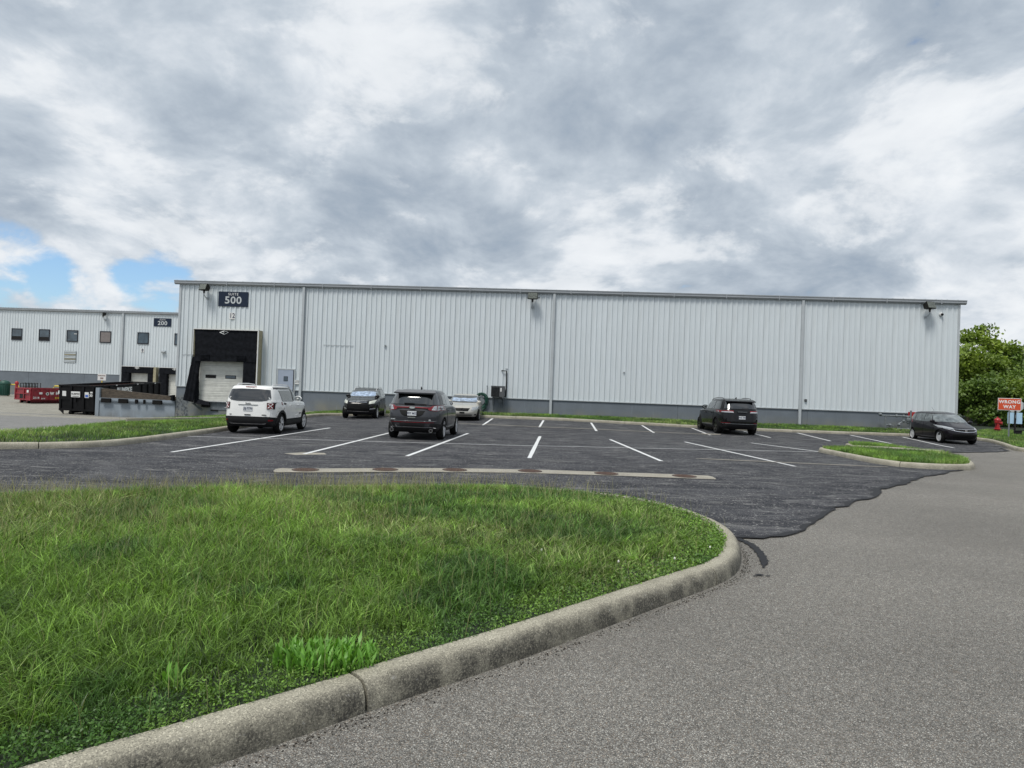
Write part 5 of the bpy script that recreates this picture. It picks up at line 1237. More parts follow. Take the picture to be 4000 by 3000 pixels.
# ---- dark grey crossover, rear and right side
s = Shape([(.26, -2.15, 2.05, .84), (.36, -2.32, 2.22, .92), (.55, -2.41, 2.33, .955), (.80, -2.42, 2.34, .965), (.95, -2.39, 2.30, .962), (1.04, -2.36, 2.18, .955), (1.12, -2.33, 1.6, .94), (1.18, -2.27, 1.08, .915), (1.40, -2.10, .66, .85), (1.56, -1.98, .30, .775), (1.64, -1.90, .08, .72), (1.69, -1.70, -.15, .62), (1.72, -1.25, -.5, .38)], 4.6, 3.2, 2.85, .365)
c = car('crossover', (-3.14, 25.2, 0), R(86), 'dark grey crossover with a full width red rear light bar in the middle stalls', 'car')
s.body(c, 'paint_grey', .425, .42); s.wheels(c, 1.66, 'alloy', 5, .245, .265)
for q, xx in (([(-.85, .44), (-.02, .44), (-.02, 1.10), (-1.08, 1.10)], -.85), ([(.0, .44), (.90, .44), (1.05, 1.10), (.0, 1.10)], .15)):
    for o in s.sidepatch('door', q, 'paint_grey', c, .009, skirt=.03):
        sg = 1 if o.data.vertices[0].co.y > 0 else -1; y0_ = s.side(xx, 1.0)
        MB().tube([(xx, sg*(y0_+.01), 1.0), (xx+.03, sg*(y0_+.045), 1.005), (xx+.18, sg*(y0_+.045), 1.005), (xx+.21, sg*(y0_+.01), 1.0)], .014, 6).build('handle', 'paint_grey', o, 50)
s.sidepatch('side_window', [(-1.55, 1.24), (-1.05, 1.19), (-1.0, 1.56), (-1.45, 1.53)], 'glass', c, .010)
s.sidepatch('side_window', [(-1.0, 1.19), (-.02, 1.17), (-.08, 1.58), (-.97, 1.57)], 'glass', c, .010)
s.sidepatch('side_window', [(.03, 1.17), (.95, 1.16), (.36, 1.53), (-.02, 1.58)], 'glass_light', c, .010)
s.sidepatch('window_trim', [(-1.58, 1.165), (.98, 1.12), (.98, 1.14), (-1.58, 1.185)], 'chrome', c, .014)
s.sidepatch('sill_cladding', [(-.95, .27), (.95, .27), (.95, .40), (-.95, .40)], 'plastic', c, .012)
s.sidepatch('sill_trim', [(-.8, .40), (.8, .40), (.8, .42), (-.8, .42)], 'chrome', c, .016)
s.endpatch('windscreen', [(-.80, 1.20), (.80, 1.20)], [(-.68, 1.56), (.68, 1.56)], 'glass', c, True)
s.endpatch('tailgate', [(-.78, .68), (.78, .68)], [(-.80, 1.13), (.80, 1.13)], 'paint_grey', c, False, .012)
s.endpatch('rear_window', [(-.84, 1.19), (.84, 1.19)], [(-.70, 1.57), (.70, 1.57)], 'glass', c, False, .024)
# spoiler over the window
MB().prism([(-2.13, -.72, 1.60), (-1.80, -.68, 1.69), (-1.80, .68, 1.69), (-2.13, .72, 1.60)], (0, 0, -.045)).build('spoiler', 'paint_grey', c, bevel=.015)
s.endpatch('brake_light', [(-.17, 1.545), (.17, 1.545)], [(-.17, 1.56), (.17, 1.56)], 'inkblack', c, False, .03)
s.endpatch('light_bar', [(-.60, 1.075), (0, 1.09), (.60, 1.075)], [(-.60, 1.105), (0, 1.115), (.60, 1.105)], 'taillight', c, False, .026)
s.endpatch('light_bar_recess', [(-.56, 1.01), (-.4, 1.045), (.4, 1.045), (.56, 1.01)], [(-.60, 1.075), (0, 1.09), (.60, 1.075)], 'inkblack', c, False, .018)
for sg in (1, -1):
    o = s.endpatch('tail_lamp', [(.52, 1.04), (.62, 1.0), (.78, .985), (.945, 1.0)], [(.55, 1.10), (.66, 1.15), (.80, 1.16), (.90, 1.165)], 'taillight', c, False, .028)[0]
    if sg < 0: o.scale = (1, -1, 1)
    s.endpatch('lamp_lens', [(.64, 1.02), (.78, 1.005)], [(.70, 1.135), (.79, 1.145)], 'lens', o, False, .036); s.endpatch('lamp_lens', [(.80, 1.005), (.92, 1.02)], [(.81, 1.145), (.89, 1.145)], 'lens', o, False, .036)
o = MB().lathe([(.10, 0), (.10, .02), (.075, .03)], 20, 'x').build('badge', 'chrome', c, 40); o.scale = (1, 1, .42); o.location = (-2.42, 0, 1.10)
text('Ford', .07, 'grey_print', c, Matrix.Translation((s.end(0, 1.10, False)-.085, 0, 1.10)) @ Matrix.Rotation(R(-90), 4, 'Z') @ FRONT, 'badge_lettering', .002, .003)
s.endpatch('plate_recess', [(-.36, .86), (-.25, .80), (.25, .80), (.36, .86)], [(-.44, 1.0), (-.2, 1.0), (.2, 1.0), (.44, 1.0)], 'inkblack', c, False, .016)
plate(s, c, 'XEY 6623', .905); eb('ECOBOOST', .045, 'grey_print', c, s, .60, .70, off=.02); eb('SEL', .06, 'grey_print', c, s, -.60, .69, off=.02)
MB().box(-2.47, -2.44, -.13, .13, .755, .785).build('tailgate_handle', 'chrome', c)
s.endpatch('chrome_strip', [(-.80, .645), (.80, .645)], [(-.80, .66), (.80, .66)], 'chrome', c, False, .02)
s.endpatch('reflector_strip', [(-.72, .60), (.72, .60)], [(-.72, .615), (.72, .615)], 'taillight', c, False, .02)
s.endpatch('bumper', [(-.90, .30), (-.6, .27), (.6, .27), (.90, .30)], [(-.95, .50), (-.80, .58), (.80, .58), (.95, .50)], 'plastic', c, False, .02)
s.endpatch('diffuser_trim', [(-.78, .37), (-.68, .42), (.68, .42), (.78, .37)], [(-.80, .385), (-.68, .435), (.68, .435), (.80, .385)], 'chrome', c, False, .034)
for sg in (-1, 1): MB().lathe([(.05, -.02), (.062, 0), (.062, -.10), (.05, -.10)], 16, 'x', (-2.36, sg*.66, .345)).build('exhaust', 'chrome', c, 40); MB().lathe([(.048, 0), (.048, .004)], 16, 'x', (-2.465, sg*.66, .345)).build('exhaust_bore', 'dark_gap', c)
MB().box(-2.30, -2.26, -.05, .30, 1.215, 1.25).build('wiper', 'inkblack', c); MB().tube([(-2.30, .0, 1.235), (-2.29, -.45, 1.215)], .012, 6).build('wiper_arm', 'inkblack', c)
s.mirror(c, .86, 1.22, 'paint_grey', 'lens', 1.25)
MB().prism([(-1.05, -.012, 1.72), (-.85, -.012, 1.72), (-1.02, -.012, 1.81), (-1.05, -.012, 1.81)], (0, .024, 0)).build('aerial', 'inkblack', c)

# ---- black crossover facing us
s = Shape([(.24, -2.05, 2.02, .80), (.34, -2.18, 2.17, .88), (.58, -2.22, 2.26, .912), (.78, -2.22, 2.24, .92), (.92, -2.2, 2.13, .915), (1.02, -2.18, 1.82, .905), (1.10, -2.15, 1.42, .89), (1.17, -2.12, 1.08, .865), (1.38, -2.0, .66, .80), (1.54, -1.9, .28, .73), (1.61, -1.78, .02, .67), (1.65, -1.35, -.3, .5), (1.67, -.95, -.55, .25)], 4.6, 3.8, 2.69, .35)
c = car('crossover', (-8.1, 37.85, .02), R(-88), 'black crossover backed up to the wall with bright headlamps and silver roof rails', 'car')
s.body(c, 'paint_black', .41, .40); s.wheels(c, 1.58, 'alloy', 5, .235, .25)
for q, xx in (([(-.75, .46), (-.02, .46), (-.02, 1.08), (-.98, 1.08)], -.72), ([(.0, .46), (.80, .46), (.98, 1.08), (.0, 1.08)], .15)):
    for o in s.sidepatch('door', q, 'paint_black', c, .009, skirt=.03):
        sg = 1 if o.data.vertices[0].co.y > 0 else -1; y0_ = s.side(xx, 1.0)
        MB().tube([(xx, sg*(y0_+.01), 1.0), (xx+.03, sg*(y0_+.045), 1.005), (xx+.18, sg*(y0_+.045), 1.005), (xx+.21, sg*(y0_+.01), 1.0)], .014, 6).build('handle', 'paint_black', o, 50)
for q, g in (([(-1.65, 1.24), (-1.05, 1.18), (-1.0, 1.53), (-1.5, 1.50)], 'glass'), ([(-1.0, 1.17), (-.02, 1.16), (-.08, 1.55), (-.95, 1.54)], 'glass'), ([(.03, 1.16), (.95, 1.17), (.36, 1.50), (-.02, 1.55)], 'glass_light')): s.sidepatch('side_window', q, g, c, .010)
s.sidepatch('window_trim', [(-1.6, 1.125), (.98, 1.12), (.98, 1.135), (-1.6, 1.14)], 'chrome', c, .014)
s.endpatch('windscreen', [(-.84, 1.15), (0, 1.13), (.84, 1.15)], [(-.69, 1.54), (.69, 1.54)], 'glass', c, True)
s.endpatch('sunshade_glare', [(-.78, 1.20), (-.3, 1.18), (.3, 1.19), (.78, 1.21)], [(-.74, 1.38), (-.3, 1.43), (.2, 1.46), (.70, 1.44)], 'shade_glare_glass', c, True, .013)  # bright sky reflection painted as a pale patch on the windscreen
s.endpatch('rear_window', [(-.7, 1.2), (.7, 1.2)], [(-.62, 1.52), (.62, 1.52)], 'glass', c, False)
s.endpatch('upper_grille', [(-.42, .86), (.42, .86)], [(-.50, .955), (.50, .955)], 'inkblack', c, True, .012)
for z in (.875, .935): s.endpatch('grille_bar', [(-.46, z), (.46, z)], [(-.46, z+.022), (.46, z+.022)], 'chrome', c, True, .024)
o = MB().lathe([(.09, 0), (.09, .03)], 16, 'x').build('badge', 'chrome', c, 40); o.scale = (1, 1, .45); o.location = (s.end(0, .91, True)+.01, 0, .91)
s.endpatch('lower_grille', [(-.50, .42), (.50, .42)], [(-.62, .78), (.62, .78)], 'inkblack', c, True, .012)
for z in (.5, .58, .66, .72): s.endpatch('grille_slat', [(-.55, z), (.55, z)], [(-.55, z+.015), (.55, z+.015)], 'plastic', c, True, .022)
plate(s, c, '', .60, True, 'inkblack', frame=True)
s.endpatch('bumper_trim', [(-.55, .385), (.55, .385)], [(-.55, .405), (.55, .405)], 'chrome', c, True, .03)
s.endpatch('headlamp', [(.56, .80), (.80, .84)], [(.56, .93), (.84, 1.02)], 'lens_warm', c, True, .014, mirror=True)
s.endpatch('fog_lamp', [(.60, .50), (.82, .54)], [(.62, .57), (.84, .60)], 'lens', c, True, .02, mirror=True)
s.rails(c, -1.6, .25, .60, 'alloy'); s.mirror(c, .86, 1.20, 'paint_black', sz=1.05)
for sg in (-1, 1): MB().tube([(1.12, sg*.05, 1.165), (.98, sg*.5, 1.19)], .012, 6).build('wiper', 'inkblack', c)
MB().tube([(-1.0, .0, 1.67), (-1.25, .0, 1.92)], .006, 6).build('aerial', 'inkblack', c)

# ---- beige saloon facing us
s = Shape([(.20, -2.15, 2.05, .79), (.30, -2.32, 2.22, .86), (.48, -2.40, 2.32, .885), (.62, -2.41, 2.30, .89), (.74, -2.40, 2.20, .887), (.84, -2.38, 1.95, .878), (.91, -2.36, 1.50, .868), (.97, -2.33, 1.12, .855), (1.01, -1.95, 1.00, .84), (1.05, -1.70, .90, .82), (1.22, -1.32, .50, .755), (1.36, -1.0, .12, .68), (1.42, -.78, -.10, .60), (1.45, -.5, -.32, .36)], 3.6, 3.3, 2.80, .315)
c = car('saloon', (-2.55, 37.8, .09), R(-90), 'champagne beige saloon with a sun blind in the windscreen behind the grey crossover', 'car')
s.body(c, 'paint_beige', .37); s.wheels(c, 1.54, 'alloy', 7, .20, .215, False)
for q, xx in (([(-.85, .38), (-.12, .38), (-.12, .92), (-1.05, .92)], -.8), ([(-.10, .38), (.80, .38), (1.0, .92), (-.10, .92)], .05)):
    for o in s.sidepatch('door', q, 'paint_beige', c, .008, skirt=.03):
        sg = 1 if o.data.vertices[0].co.y > 0 else -1; y0_ = s.side(xx, .85); MB().tube([(xx, sg*(y0_+.01), .85), (xx+.03, sg*(y0_+.04), .855), (xx+.2, sg*(y0_+.01), .85)], .013, 6).build('handle', 'paint_beige', o, 50)
for q in ([(-1.0, 1.03), (-.15, 1.0), (-.18, 1.33), (-.72, 1.30)], [(-.10, 1.0), (.80, .99), (.18, 1.30), (-.13, 1.33)]): s.sidepatch('side_window', q, 'glass', c, .008)
s.endpatch('windscreen', [(-.80, .99), (0, .975), (.80, .99)], [(-.64, 1.36), (.64, 1.36)], 'glass', c, True, .008)
s.endpatch('sunshade_glare', [(-.70, 1.05), (-.3, 1.03), (0, 1.055), (.3, 1.03), (.70, 1.05)], [(-.64, 1.24), (-.25, 1.20), (0, 1.22), (.25, 1.20), (.64, 1.25)], 'shade_glare_glass', c, True, .014)
s.endpatch('grille', [(-.30, .56), (.30, .56)], [(-.40, .71), (.40, .71)], 'inkblack', c, True, .012)
mb = MB().lathe([(.085, 0), (.085, .02), (.06, .02), (.06, 0)], 20, 'x', (s.end(0, .645, True)+.012, 0, .645)); mb.f = mb.f[:-2]; mb.build('badge', 'chrome', c)
MB().box(s.end(0, .645, True)+.012, s.end(0, .645, True)+.04, -.10, .10, .628, .662).build('badge_bar', 'chrome', c)
s.endpatch('headlamp', [(.47, .60), (.80, .66)], [(.50, .76), (.82, .80)], 'lens', c, True, .012, mirror=True)
MB().box(s.end(0, .47, True)+.01, s.end(0, .47, True)+.03, -.13, .13, .43, .52).build('plate_holder', 'inkblack', c)
s.endpatch('lower_grille', [(-.50, .29), (.50, .29)], [(-.50, .38), (.50, .38)], 'inkblack', c, True, .012)
for z in (.32, .35): s.endpatch('grille_slat', [(-.48, z), (.48, z)], [(-.48, z+.012), (.48, z+.012)], 'paint_beige', c, True, .02)
s.endpatch('fog_lamp', [(.62, .33), (.72, .34)], [(.62, .40), (.72, .41)], 'inkblack', c, True, .014, mirror=True)
s.mirror(c, .74, 1.03, 'paint_beige', sz=.95)
for sg in (-1, 1): MB().tube([(1.06, sg*.05, .985), (.96, sg*.45, 1.01)], .010, 6).build('wiper', 'inkblack', c)
s.endpatch('rear_window', [(-.6, 1.08), (.6, 1.08)], [(-.52, 1.34), (.52, 1.34)], 'glass', c, False)

# ---- big black SUV, rear and left side
s = Shape([(.28, -2.38, 2.25, .88), (.40, -2.55, 2.40, .955), (.62, -2.61, 2.49, .985), (.88, -2.60, 2.50, .99), (1.04, -2.57, 2.46, .985), (1.13, -2.54, 2.30, .975), (1.19, -2.51, 1.6, .96), (1.25, -2.47, 1.25, .94), (1.48, -2.33, .80, .865), (1.64, -2.22, .42, .79), (1.72, -2.12, .15, .73), (1.77, -1.7, -.2, .55), (1.79, -1.2, -.6, .3)], 5.2, 3.4, 3.09, .385)
c = car('suv', (11.22, 35.6, .03), R(89.5), 'large black three row SUV parked nose to the back kerb at the right', 'car')
s.body(c, 'paint_black', .45, .45); s.wheels(c, 1.70, 'alloy_dark', 5, .26, .275)
s.arch_trim(c, 'plastic', .44, .50)
for q, xx in (([(-1.0, .50), (-.10, .50), (-.10, 1.14), (-1.2, 1.14)], -.95), ([(-.08, .50), (.92, .50), (1.10, 1.14), (-.08, 1.14)], .05)):
    for o in s.sidepatch('door', q, 'paint_black', c, .009, skirt=.03):
        sg = 1 if o.data.vertices[0].co.y > 0 else -1; y0_ = s.side(xx, 1.03); MB().tube([(xx, sg*(y0_+.01), 1.03), (xx+.03, sg*(y0_+.05), 1.035), (xx+.2, sg*(y0_+.05), 1.035), (xx+.23, sg*(y0_+.01), 1.03)], .015, 6).build('handle', 'paint_black', o, 50)
for q in ([(-2.02, 1.24), (-1.18, 1.24), (-1.15, 1.63), (-1.92, 1.62)], [(-1.12, 1.24), (-.12, 1.23), (-.16, 1.65), (-1.10, 1.63)], [(-.07, 1.23), (1.05, 1.25), (.48, 1.60), (-.12, 1.65)]): s.sidepatch('side_window', q, 'glass', c, .010)
s.sidepatch('sill_trim', [(-.9, .42), (.9, .42), (.9, .45), (-.9, .45)], 'galv', c, .016)
s.endpatch('windscreen', [(-.82, 1.26), (.82, 1.26)], [(-.68, 1.63), (.68, 1.63)], 'glass', c, True)
s.endpatch('tailgate', [(-.78, .70), (.78, .70)], [(-.82, 1.20), (.82, 1.20)], 'paint_black', c, False, .012)
s.endpatch('rear_window', [(-.80, 1.27), (.80, 1.27)], [(-.70, 1.60), (.70, 1.60)], 'glass', c, False, .024)
s.endpatch('pillar_gloss', [(.82, 1.27), (.88, 1.27)], [(.72, 1.60), (.78, 1.60)], 'paint_black', c, False, .016, mirror=True)
MB().prism([(-2.36, -.74, 1.66), (-2.05, -.70, 1.745), (-2.05, .70, 1.745), (-2.36, .74, 1.66)], (0, 0, -.05)).build('spoiler', 'paint_black', c, bevel=.015)
for sg in (1, -1):
    o = s.endpatch('tail_lamp', [(.40, 1.09), (.96, 1.09)], [(.40, 1.185), (.955, 1.185)], 'taillight', c, False, .022)[0]
    if sg < 0: o.scale = (1, -1, 1)
    s.endpatch('lamp_lens', [(.38, 1.085), (.94, 1.085)], [(.44, 1.14), (.94, 1.14)], 'lens', o, False, .03)
plate(s, c, 'VNZ 7595', .86, w_=.32); MB().box(-2.66, -2.62, -.22, .22, 1.13, 1.15).build('nameplate', 'galv', c)
s.endpatch('reflector', [(.56, .575), (.90, .575)], [(.56, .60), (.90, .60)], 'taillight', c, False, .02, mirror=True)
s.endpatch('bumper_trim', [(-.85, .535), (.85, .535)], [(-.85, .56), (.85, .56)], 'galv', c, False, .02)
s.endpatch('bumper', [(-.90, .30), (.90, .30)], [(-.94, .50), (.94, .50)], 'plastic', c, False, .02)
MB().tube([(-2.45, .0, 1.31), (-2.45, -.35, 1.325)], .014, 6).build('wiper', 'inkblack', c)
s.endpatch('badge', [(-.84, .80), (-.70, .80)], [(-.84, .84), (-.70, .84)], 'galv', c, False, .02)
s.rails(c, -1.85, .3, .66, 'alloy_dark'); s.mirror(c, .98, 1.30, 'paint_black', 'glass_light', 1.35, .19)
MB().prism([(-1.65, -.012, 1.77), (-1.45, -.012, 1.78), (-1.62, -.012, 1.85), (-1.65, -.012, 1.85)], (0, .024, 0)).build('aerial', 'inkblack', c)

# ---- black hatchback facing right of us
s = Shape([(.18, -1.80, 1.88, .75), (.27, -1.90, 2.0, .81), (.46, -1.95, 2.08, .84), (.62, -1.96, 2.06, .848), (.74, -1.955, 1.95, .845), (.84, -1.95, 1.72, .838), (.93, -1.93, 1.46, .825), (1.01, -1.90, 1.24, .81), (1.20, -1.80, .86, .765), (1.37, -1.66, .46, .695), (1.45, -1.52, .18, .63), (1.49, -1.15, -.1, .48), (1.51, -.75, -.35, .25)], 3.8, 3.6, 2.53, .305)
c = car('hatchback', (21.58, 34.1, .03), R(-94.5), 'small black hatchback facing out at the right end of the back row', 'car')
s.body(c, 'paint_plum', .355); s.wheels(c, 1.43, 'alloy', 6, .19, .205, False)
for q, xx in (([(-.75, .36), (-.12, .36), (-.12, .98), (-.98, .98)], -.72), ([(-.10, .36), (.72, .36), (.95, .98), (-.10, .98)], .0)):
    for o in s.sidepatch('door', q, 'paint_plum', c, .008, skirt=.03):
        sg = 1 if o.data.vertices[0].co.y > 0 else -1; y0_ = s.side(xx, .88); MB().tube([(xx, sg*(y0_+.01), .88), (xx+.03, sg*(y0_+.04), .885), (xx+.18, sg*(y0_+.01), .88)], .013, 6).build('handle', 'paint_plum', o, 50)
for q in ([(-1.55, 1.10), (-1.02, 1.03), (-1.0, 1.35), (-1.38, 1.33)], [(-.97, 1.02), (-.12, 1.0), (-.16, 1.39), (-.95, 1.37)], [(-.07, 1.0), (.62, 1.0), (.30, 1.36), (-.10, 1.39)], [(.68, 1.0), (1.02, 1.01), (.42, 1.34), (.36, 1.35)]): s.sidepatch('side_window', q, 'glass_light', c, .008)
s.endpatch('windscreen', [(-.72, 1.025), (0, 1.0), (.72, 1.025)], [(-.60, 1.37), (.60, 1.37)], 'glass_light', c, True, .008)
s.endpatch('grille', [(-.40, .60), (0, .585), (.40, .60)], [(-.50, .70), (0, .69), (.50, .70)], 'inkblack', c, True, .012)
s.endpatch('grille_bar', [(-.74, .70), (-.42, .60), (0, .57), (.42, .60), (.74, .70)], [(-.74, .715), (-.42, .622), (0, .592), (.42, .622), (.74, .715)], 'chrome', c, True, .022)
s.endpatch('grille_bar', [(-.50, .70), (0, .685), (.50, .70)], [(-.50, .712), (0, .70), (.50, .712)], 'chrome', c, True, .022)
eb('H', .13, 'chrome', c, s, 0, .64, True, .03, bold=.006)
s.endpatch('headlamp', [(.46, .68), (.80, .74)], [(.48, .75), (.815, .86)], 'lens', c, True, .014, mirror=True)
s.endpatch('lower_grille', [(-.50, .27), (.50, .27)], [(-.56, .50), (.56, .50)], 'inkblack', c, True, .012)
s.endpatch('fog_recess', [(.62, .34), (.80, .38)], [(.62, .46), (.80, .50)], 'inkblack', c, True, .014, mirror=True)
s.mirror(c, .80, 1.03, 'paint_plum', sz=1.0)
for sg in (-1, 1): MB().tube([(1.28, sg*.05, 1.005), (1.12, sg*.45, 1.03)], .010, 6).build('wiper', 'inkblack', c)
s.endpatch('rear_window', [(-.6, 1.08), (.6, 1.08)], [(-.54, 1.36), (.54, 1.36)], 'glass', c, False); s.endpatch('tail_lamp', [(.60, .90), (.80, .90)], [(.62, 1.1), (.76, 1.1)], 'taillight', c, False, mirror=True)
MB().tube([(-.75, .0, 1.51), (-1.0, .0, 1.72)], .006, 6).build('aerial', 'inkblack', c)

# ------------------------------------------------------------------ right hand corner: hydrant, signs
def polar(px_, y_, dx=0): pass
e = empty('fire_hydrant', (31.0, 43.4, .38), R(35), 'red fire hydrant on the verge left of the wrong way sign', 'fire hydrant')
MB().lathe([(.21, 0), (.21, .03), (.15, .05), (.15, .10)], 20).build('base_flange', 'rust', e, 40)
MB().lathe([(.14, .08), (.20, .10), (.20, .14), (.14, .16), (.135, .50), (.18, .53), (.18, .57), (.15, .59), (.15, .66)], 20).build('barrel', 'red_iron', e, 40)
MB().lathe([(.20, .66), (.20, .69), (.155, .76), (.09, .82), (.04, .84), (.04, .89), (.02, .90)], 20).build('bonnet', 'red_iron', e, 40)
for a in (0, math.pi): MB().lathe([(.06, .10), (.06, .19), (.075, .20), (.075, .24), (.03, .25)], 12, 'x', (0, 0, .56)).build('nozzle', 'red_iron', e, 40).rotation_euler = (0, 0, a)
MB().lathe([(.085, -.12), (.085, -.2), (.10, -.21), (.10, -.26), (.03, -.28)], 14, 'y', (0, 0, .50)).build('pumper_nozzle', 'red_iron', e, 40)
def post(e, h, mat='galv', x=0, y=0, nm='post'):
    MB().box(x-.035, x+.035, y-.008, y, 0, h).box(x-.035, x-.027, y, y+.03, 0, h).box(x+.027, x+.035, y, y+.03, 0, h).build(nm, mat, e)
e = empty('wrong_way_sign', (26.25, 35.9, .14), R(-33), 'red and white WRONG WAY sign on a steel post at the right edge', 'sign')
post(e, 1.65); MB().box(-.50, .50, -.03, -.02, 1.58, 2.22).build('panel_border', 'white_print', e, bevel=.02); pn = MB().box(-.478, .478, -.034, -.03, 1.605, 2.195).build('panel', 'red_sign', e)
text('WRONG', .235, 'white_print', pn, fm(0, -.038, 2.02), bold=.007, sx=.92, space=1.12); text('WAY', .235, 'white_print', pn, fm(0, -.038, 1.76), bold=.007, sx=.92, space=1.12)
e = empty('stop_sign', (29.0, 39.2, .28), R(-33), 'back of an octagonal sign over a pale blue board, behind the red sign', 'sign')
MB().tube([(0, 0, 0), (0.02, 0, 2.15)], .05, 8).build('post', 'darkmetal', e); MB().tube([(.02, 0, 1.0), (.02, 0, 1.2)], .052, 8).build('band', 'galv', e)
pts = [(.42*math.cos(R(22.5+45*k)), .05, 1.72+.42*math.sin(R(22.5+45*k))) for k in range(8)]; MB().prism(pts, (0, .006, 0)).build('octagon_panel', 'trim', e)
MB().box(-.34, .34, .055, .062, .68, 1.32).build('lower_panel', 'pale_sign', e)
e = empty('valve_box', (28.6, 38.6, .24), R(-30), 'small dark box at the foot of the sign posts', 'box'); MB().box(-.05, .30, -.1, .12, 0, .32).build('box', 'plastic', e, bevel=.01); MB().box(-.07, .32, -.12, .14, .32, .36).build('lid', 'plastic', e)

# ------------------------------------------------------------------ trees behind
def crown(name, parent, blobs, n, size, c0, c1, seed, world0):
    r = np.random.default_rng(seed); b = np.array(blobs); vol = b[:, 3]*b[:, 4]*b[:, 5]; k = r.choice(len(b), n, p=vol**.75/np.sum(vol**.75))
    d = r.normal(size=(n, 3)); d /= np.linalg.norm(d, axis=1)[:, None]; rad = r.random(n)**.38
    # cluster leaves on sprays so that gaps show
    P = b[k, :3]+d*rad[:, None]*b[k, 3:6]
    m = n//26; ctr = P[:m]; P = ctr[r.integers(0, m, n)]+r.normal(size=(n, 3))*np.array([.34, .34, .20])*size/.16
    P = P[P[:, 2] > .05]; n = len(P)
    nz = .15+.8*r.random(n); az = r.random(n)*6.283; th = np.sqrt(1-nz**2); Nn = np.stack([th*np.cos(az), th*np.sin(az), nz], 1)
    A = np.cross(Nn, [0, 0, 1.]); A /= np.linalg.norm(A, axis=1)[:, None]+1e-9; B = np.cross(Nn, A); a2 = r.random(n)*6.283
    U = A*np.cos(a2)[:, None]+B*np.sin(a2)[:, None]; W_ = np.cross(Nn, U); s = (size*(.6+.8*r.random(n)))[:, None]
    V = np.stack([P-U*s, P+W_*s*.55, P+U*s, P-W_*s*.55], 1).reshape(-1, 3); q = np.arange(n)*4; F = np.stack([q, q+1, q+2, q+3], 1)
    t = np.clip(vnoise(P[:, 0]+world0, P[:, 2]+P[:, 1]*.5, .8, seed)*.8+r.random(n)*.4-.1, 0, 1)[:, None]
    C = (np.array(c0)*(1-t)+np.array(c1)*t)*(.75+.5*r.random(n))[:, None]
    me = np_mesh(name, V, F, np.repeat(C, 4, axis=0), 'leaf'); o = bpy.data.objects.new(name, me); COL.objects.link(o); o.parent = parent; return o
def tree(x, y, h, sp, label, seed, n=7000, c0=(.040, .085, .016), c1=(.115, .20, .035), bare=.25, grp='trees behind the warehouse', base=.3, size=.15, low=.12):
    r = random.Random(seed); e = empty('tree', (x, y, base), 0, label, 'tree', grp); mb = MB()
    mb.tube([(0, 0, -.5), (r.uniform(-.1, .1), 0, h*.35), (r.uniform(-.3, .3), r.uniform(-.2, .2), h*.7), (r.uniform(-.4, .4), 0, h*.96)], [h*.022, h*.017, h*.009, .015], 8); blobs = []
    for i in range(12):
        z = h*r.uniform(low, .85); a = r.uniform(0, 6.28); L = sp*(1.1-abs(z/h-.4))*r.uniform(.5, 1); p = Vector((L*math.cos(a), L*math.sin(a), z+L*.5))
        mb.tube([(0, 0, z-.1), tuple(p*.5+Vector((0, 0, z*.5))), tuple(p)], [h*.008, h*.005, .012], 5); q = L*.55+.35; blobs.append((p.x, p.y, min(p.z, h*.93), q, q, q*.65))
    for i in range(4): z = h*r.uniform(.6, .95); blobs.append((r.uniform(-.4, .4)*sp, r.uniform(-.3, .3)*sp, z, sp*.35, sp*.35, sp*.35))
    mb.build('trunk', 'bark', e, 60); crown('crown', e, blobs, n, size, c0, c1, seed, x); return e
G_, Y_, D_ = ((.055, .105, .022), (.17, .25, .05)), ((.10, .16, .025), (.28, .37, .06)), ((.05, .085, .03), (.15, .20, .07))
tree(42.2, 61.0, 9.0, 2.1, 'tallest tree, with a loose spray of leaves at its top, behind the warehouse corner', 21, 7000, *Y_, size=.17)
tree(39.2, 58.5, 6.6, 2.4, 'bright green tree directly right of the lower annex', 22, 8000, *Y_)
tree(44.6, 60.5, 6.4, 2.8, 'mid green tree between the tallest tree and the frame edge', 23, 7000, *G_)
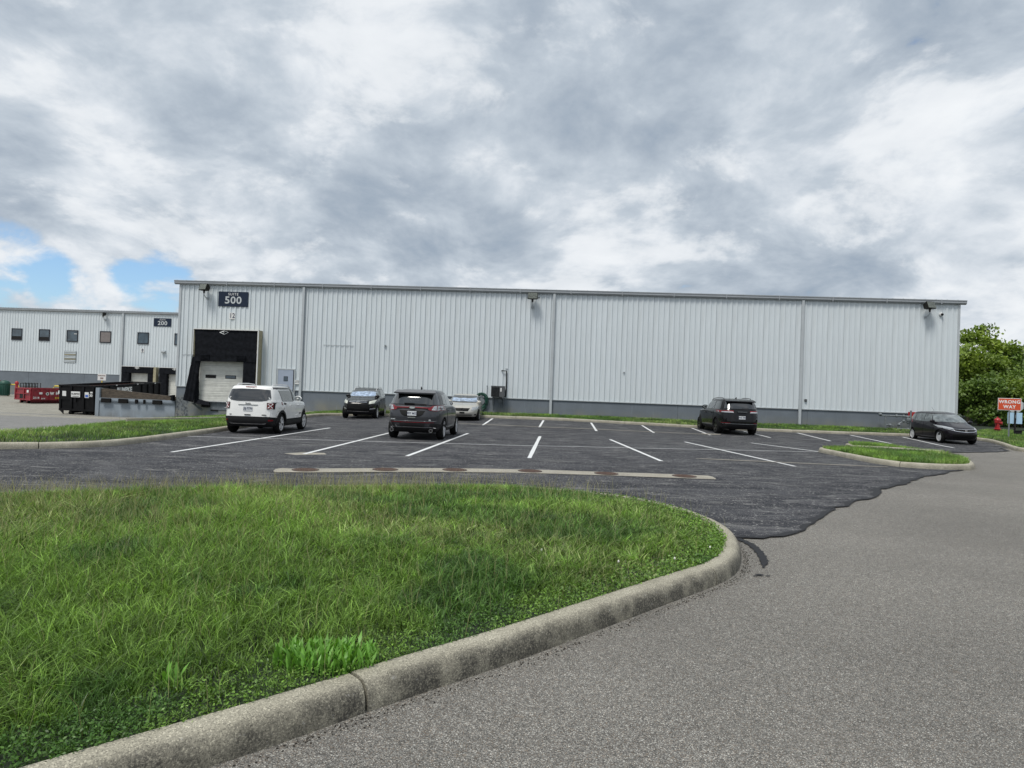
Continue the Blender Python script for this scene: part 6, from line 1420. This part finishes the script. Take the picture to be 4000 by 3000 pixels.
tree(47.4, 63.0, 7.3, 2.4, 'grey green open crowned tree behind the wrong way sign', 24, 5000, *D_)
tree(50.6, 64.0, 7.6, 2.5, 'sparse topped tree at the right edge of the picture', 25, 5000, *D_)
tree(39.4, 54.8, 4.2, 2.4, 'dense low bush at the foot of the annex', 26, 8000, *G_, low=.02, size=.13)
tree(36.2, 52.8, 3.4, 1.8, 'small bush behind the black hatchback', 27, 6000, *G_, low=.02, size=.13)
tree(39.3, 52.4, 3.6, 1.9, 'light green bush left of the red hydrant', 28, 7000, *Y_, low=.02, size=.13)
tree(42.3, 56.8, 4.6, 2.3, 'dark leafy bush straight behind the wrong way sign', 29, 8000, *G_, low=.02, size=.13)
tree(42.0, 53.6, 3.4, 1.9, 'low bush between hydrant and the pale blue board', 30, 6000, *D_, low=.02, size=.13)
tree(45.2, 57.0, 5.0, 2.4, 'leafy bush at the far right behind the sign posts', 31, 8000, *Y_, low=.02, size=.14)
tree(54.5, 66.0, 8.5, 3.0, 'tree just beyond the right edge of the picture', 32, 5000, *G_)
tree(49.5, 59.5, 6.0, 2.8, 'bushy tree beyond the right edge behind the road', 33, 6000, *G_, low=.05)
tree(37.0, 66.0, 7.2, 2.6, 'tree top showing just past the warehouse corner', 34, 6000, *D_)
tree(45.0, 70.0, 6.3, 3.6, 'far tree filling the gap behind the front row', 35, 9000, *D_, low=.02, size=.2)
tree(40.0, 70.0, 6.3, 3.6, 'far tree filling the gap behind the annex', 36, 8000, *D_, low=.02, size=.2)
tree(51.0, 72.0, 6.8, 3.6, 'far tree behind the sparse topped one', 37, 7000, *G_, low=.02, size=.2)
for i, (x, y, hh, sp) in enumerate([(58, 70, 9, 3.4), (64, 72, 9, 3.5), (56, 61, 6, 3), (63, 64, 8, 3.4)]):
    tree(x, y, hh, sp, ['tall tree well beyond the right edge', 'last tall tree of the row beyond the right edge', 'low tree by the road beyond the right edge', 'leafy tree in front of the last tall one'][i], 50+i, 4000, *G_, size=.2)
print('objects', len(bpy.data.objects), 'tris', sum(len(o.data.polygons) for o in bpy.data.objects if o.type == 'MESH'))
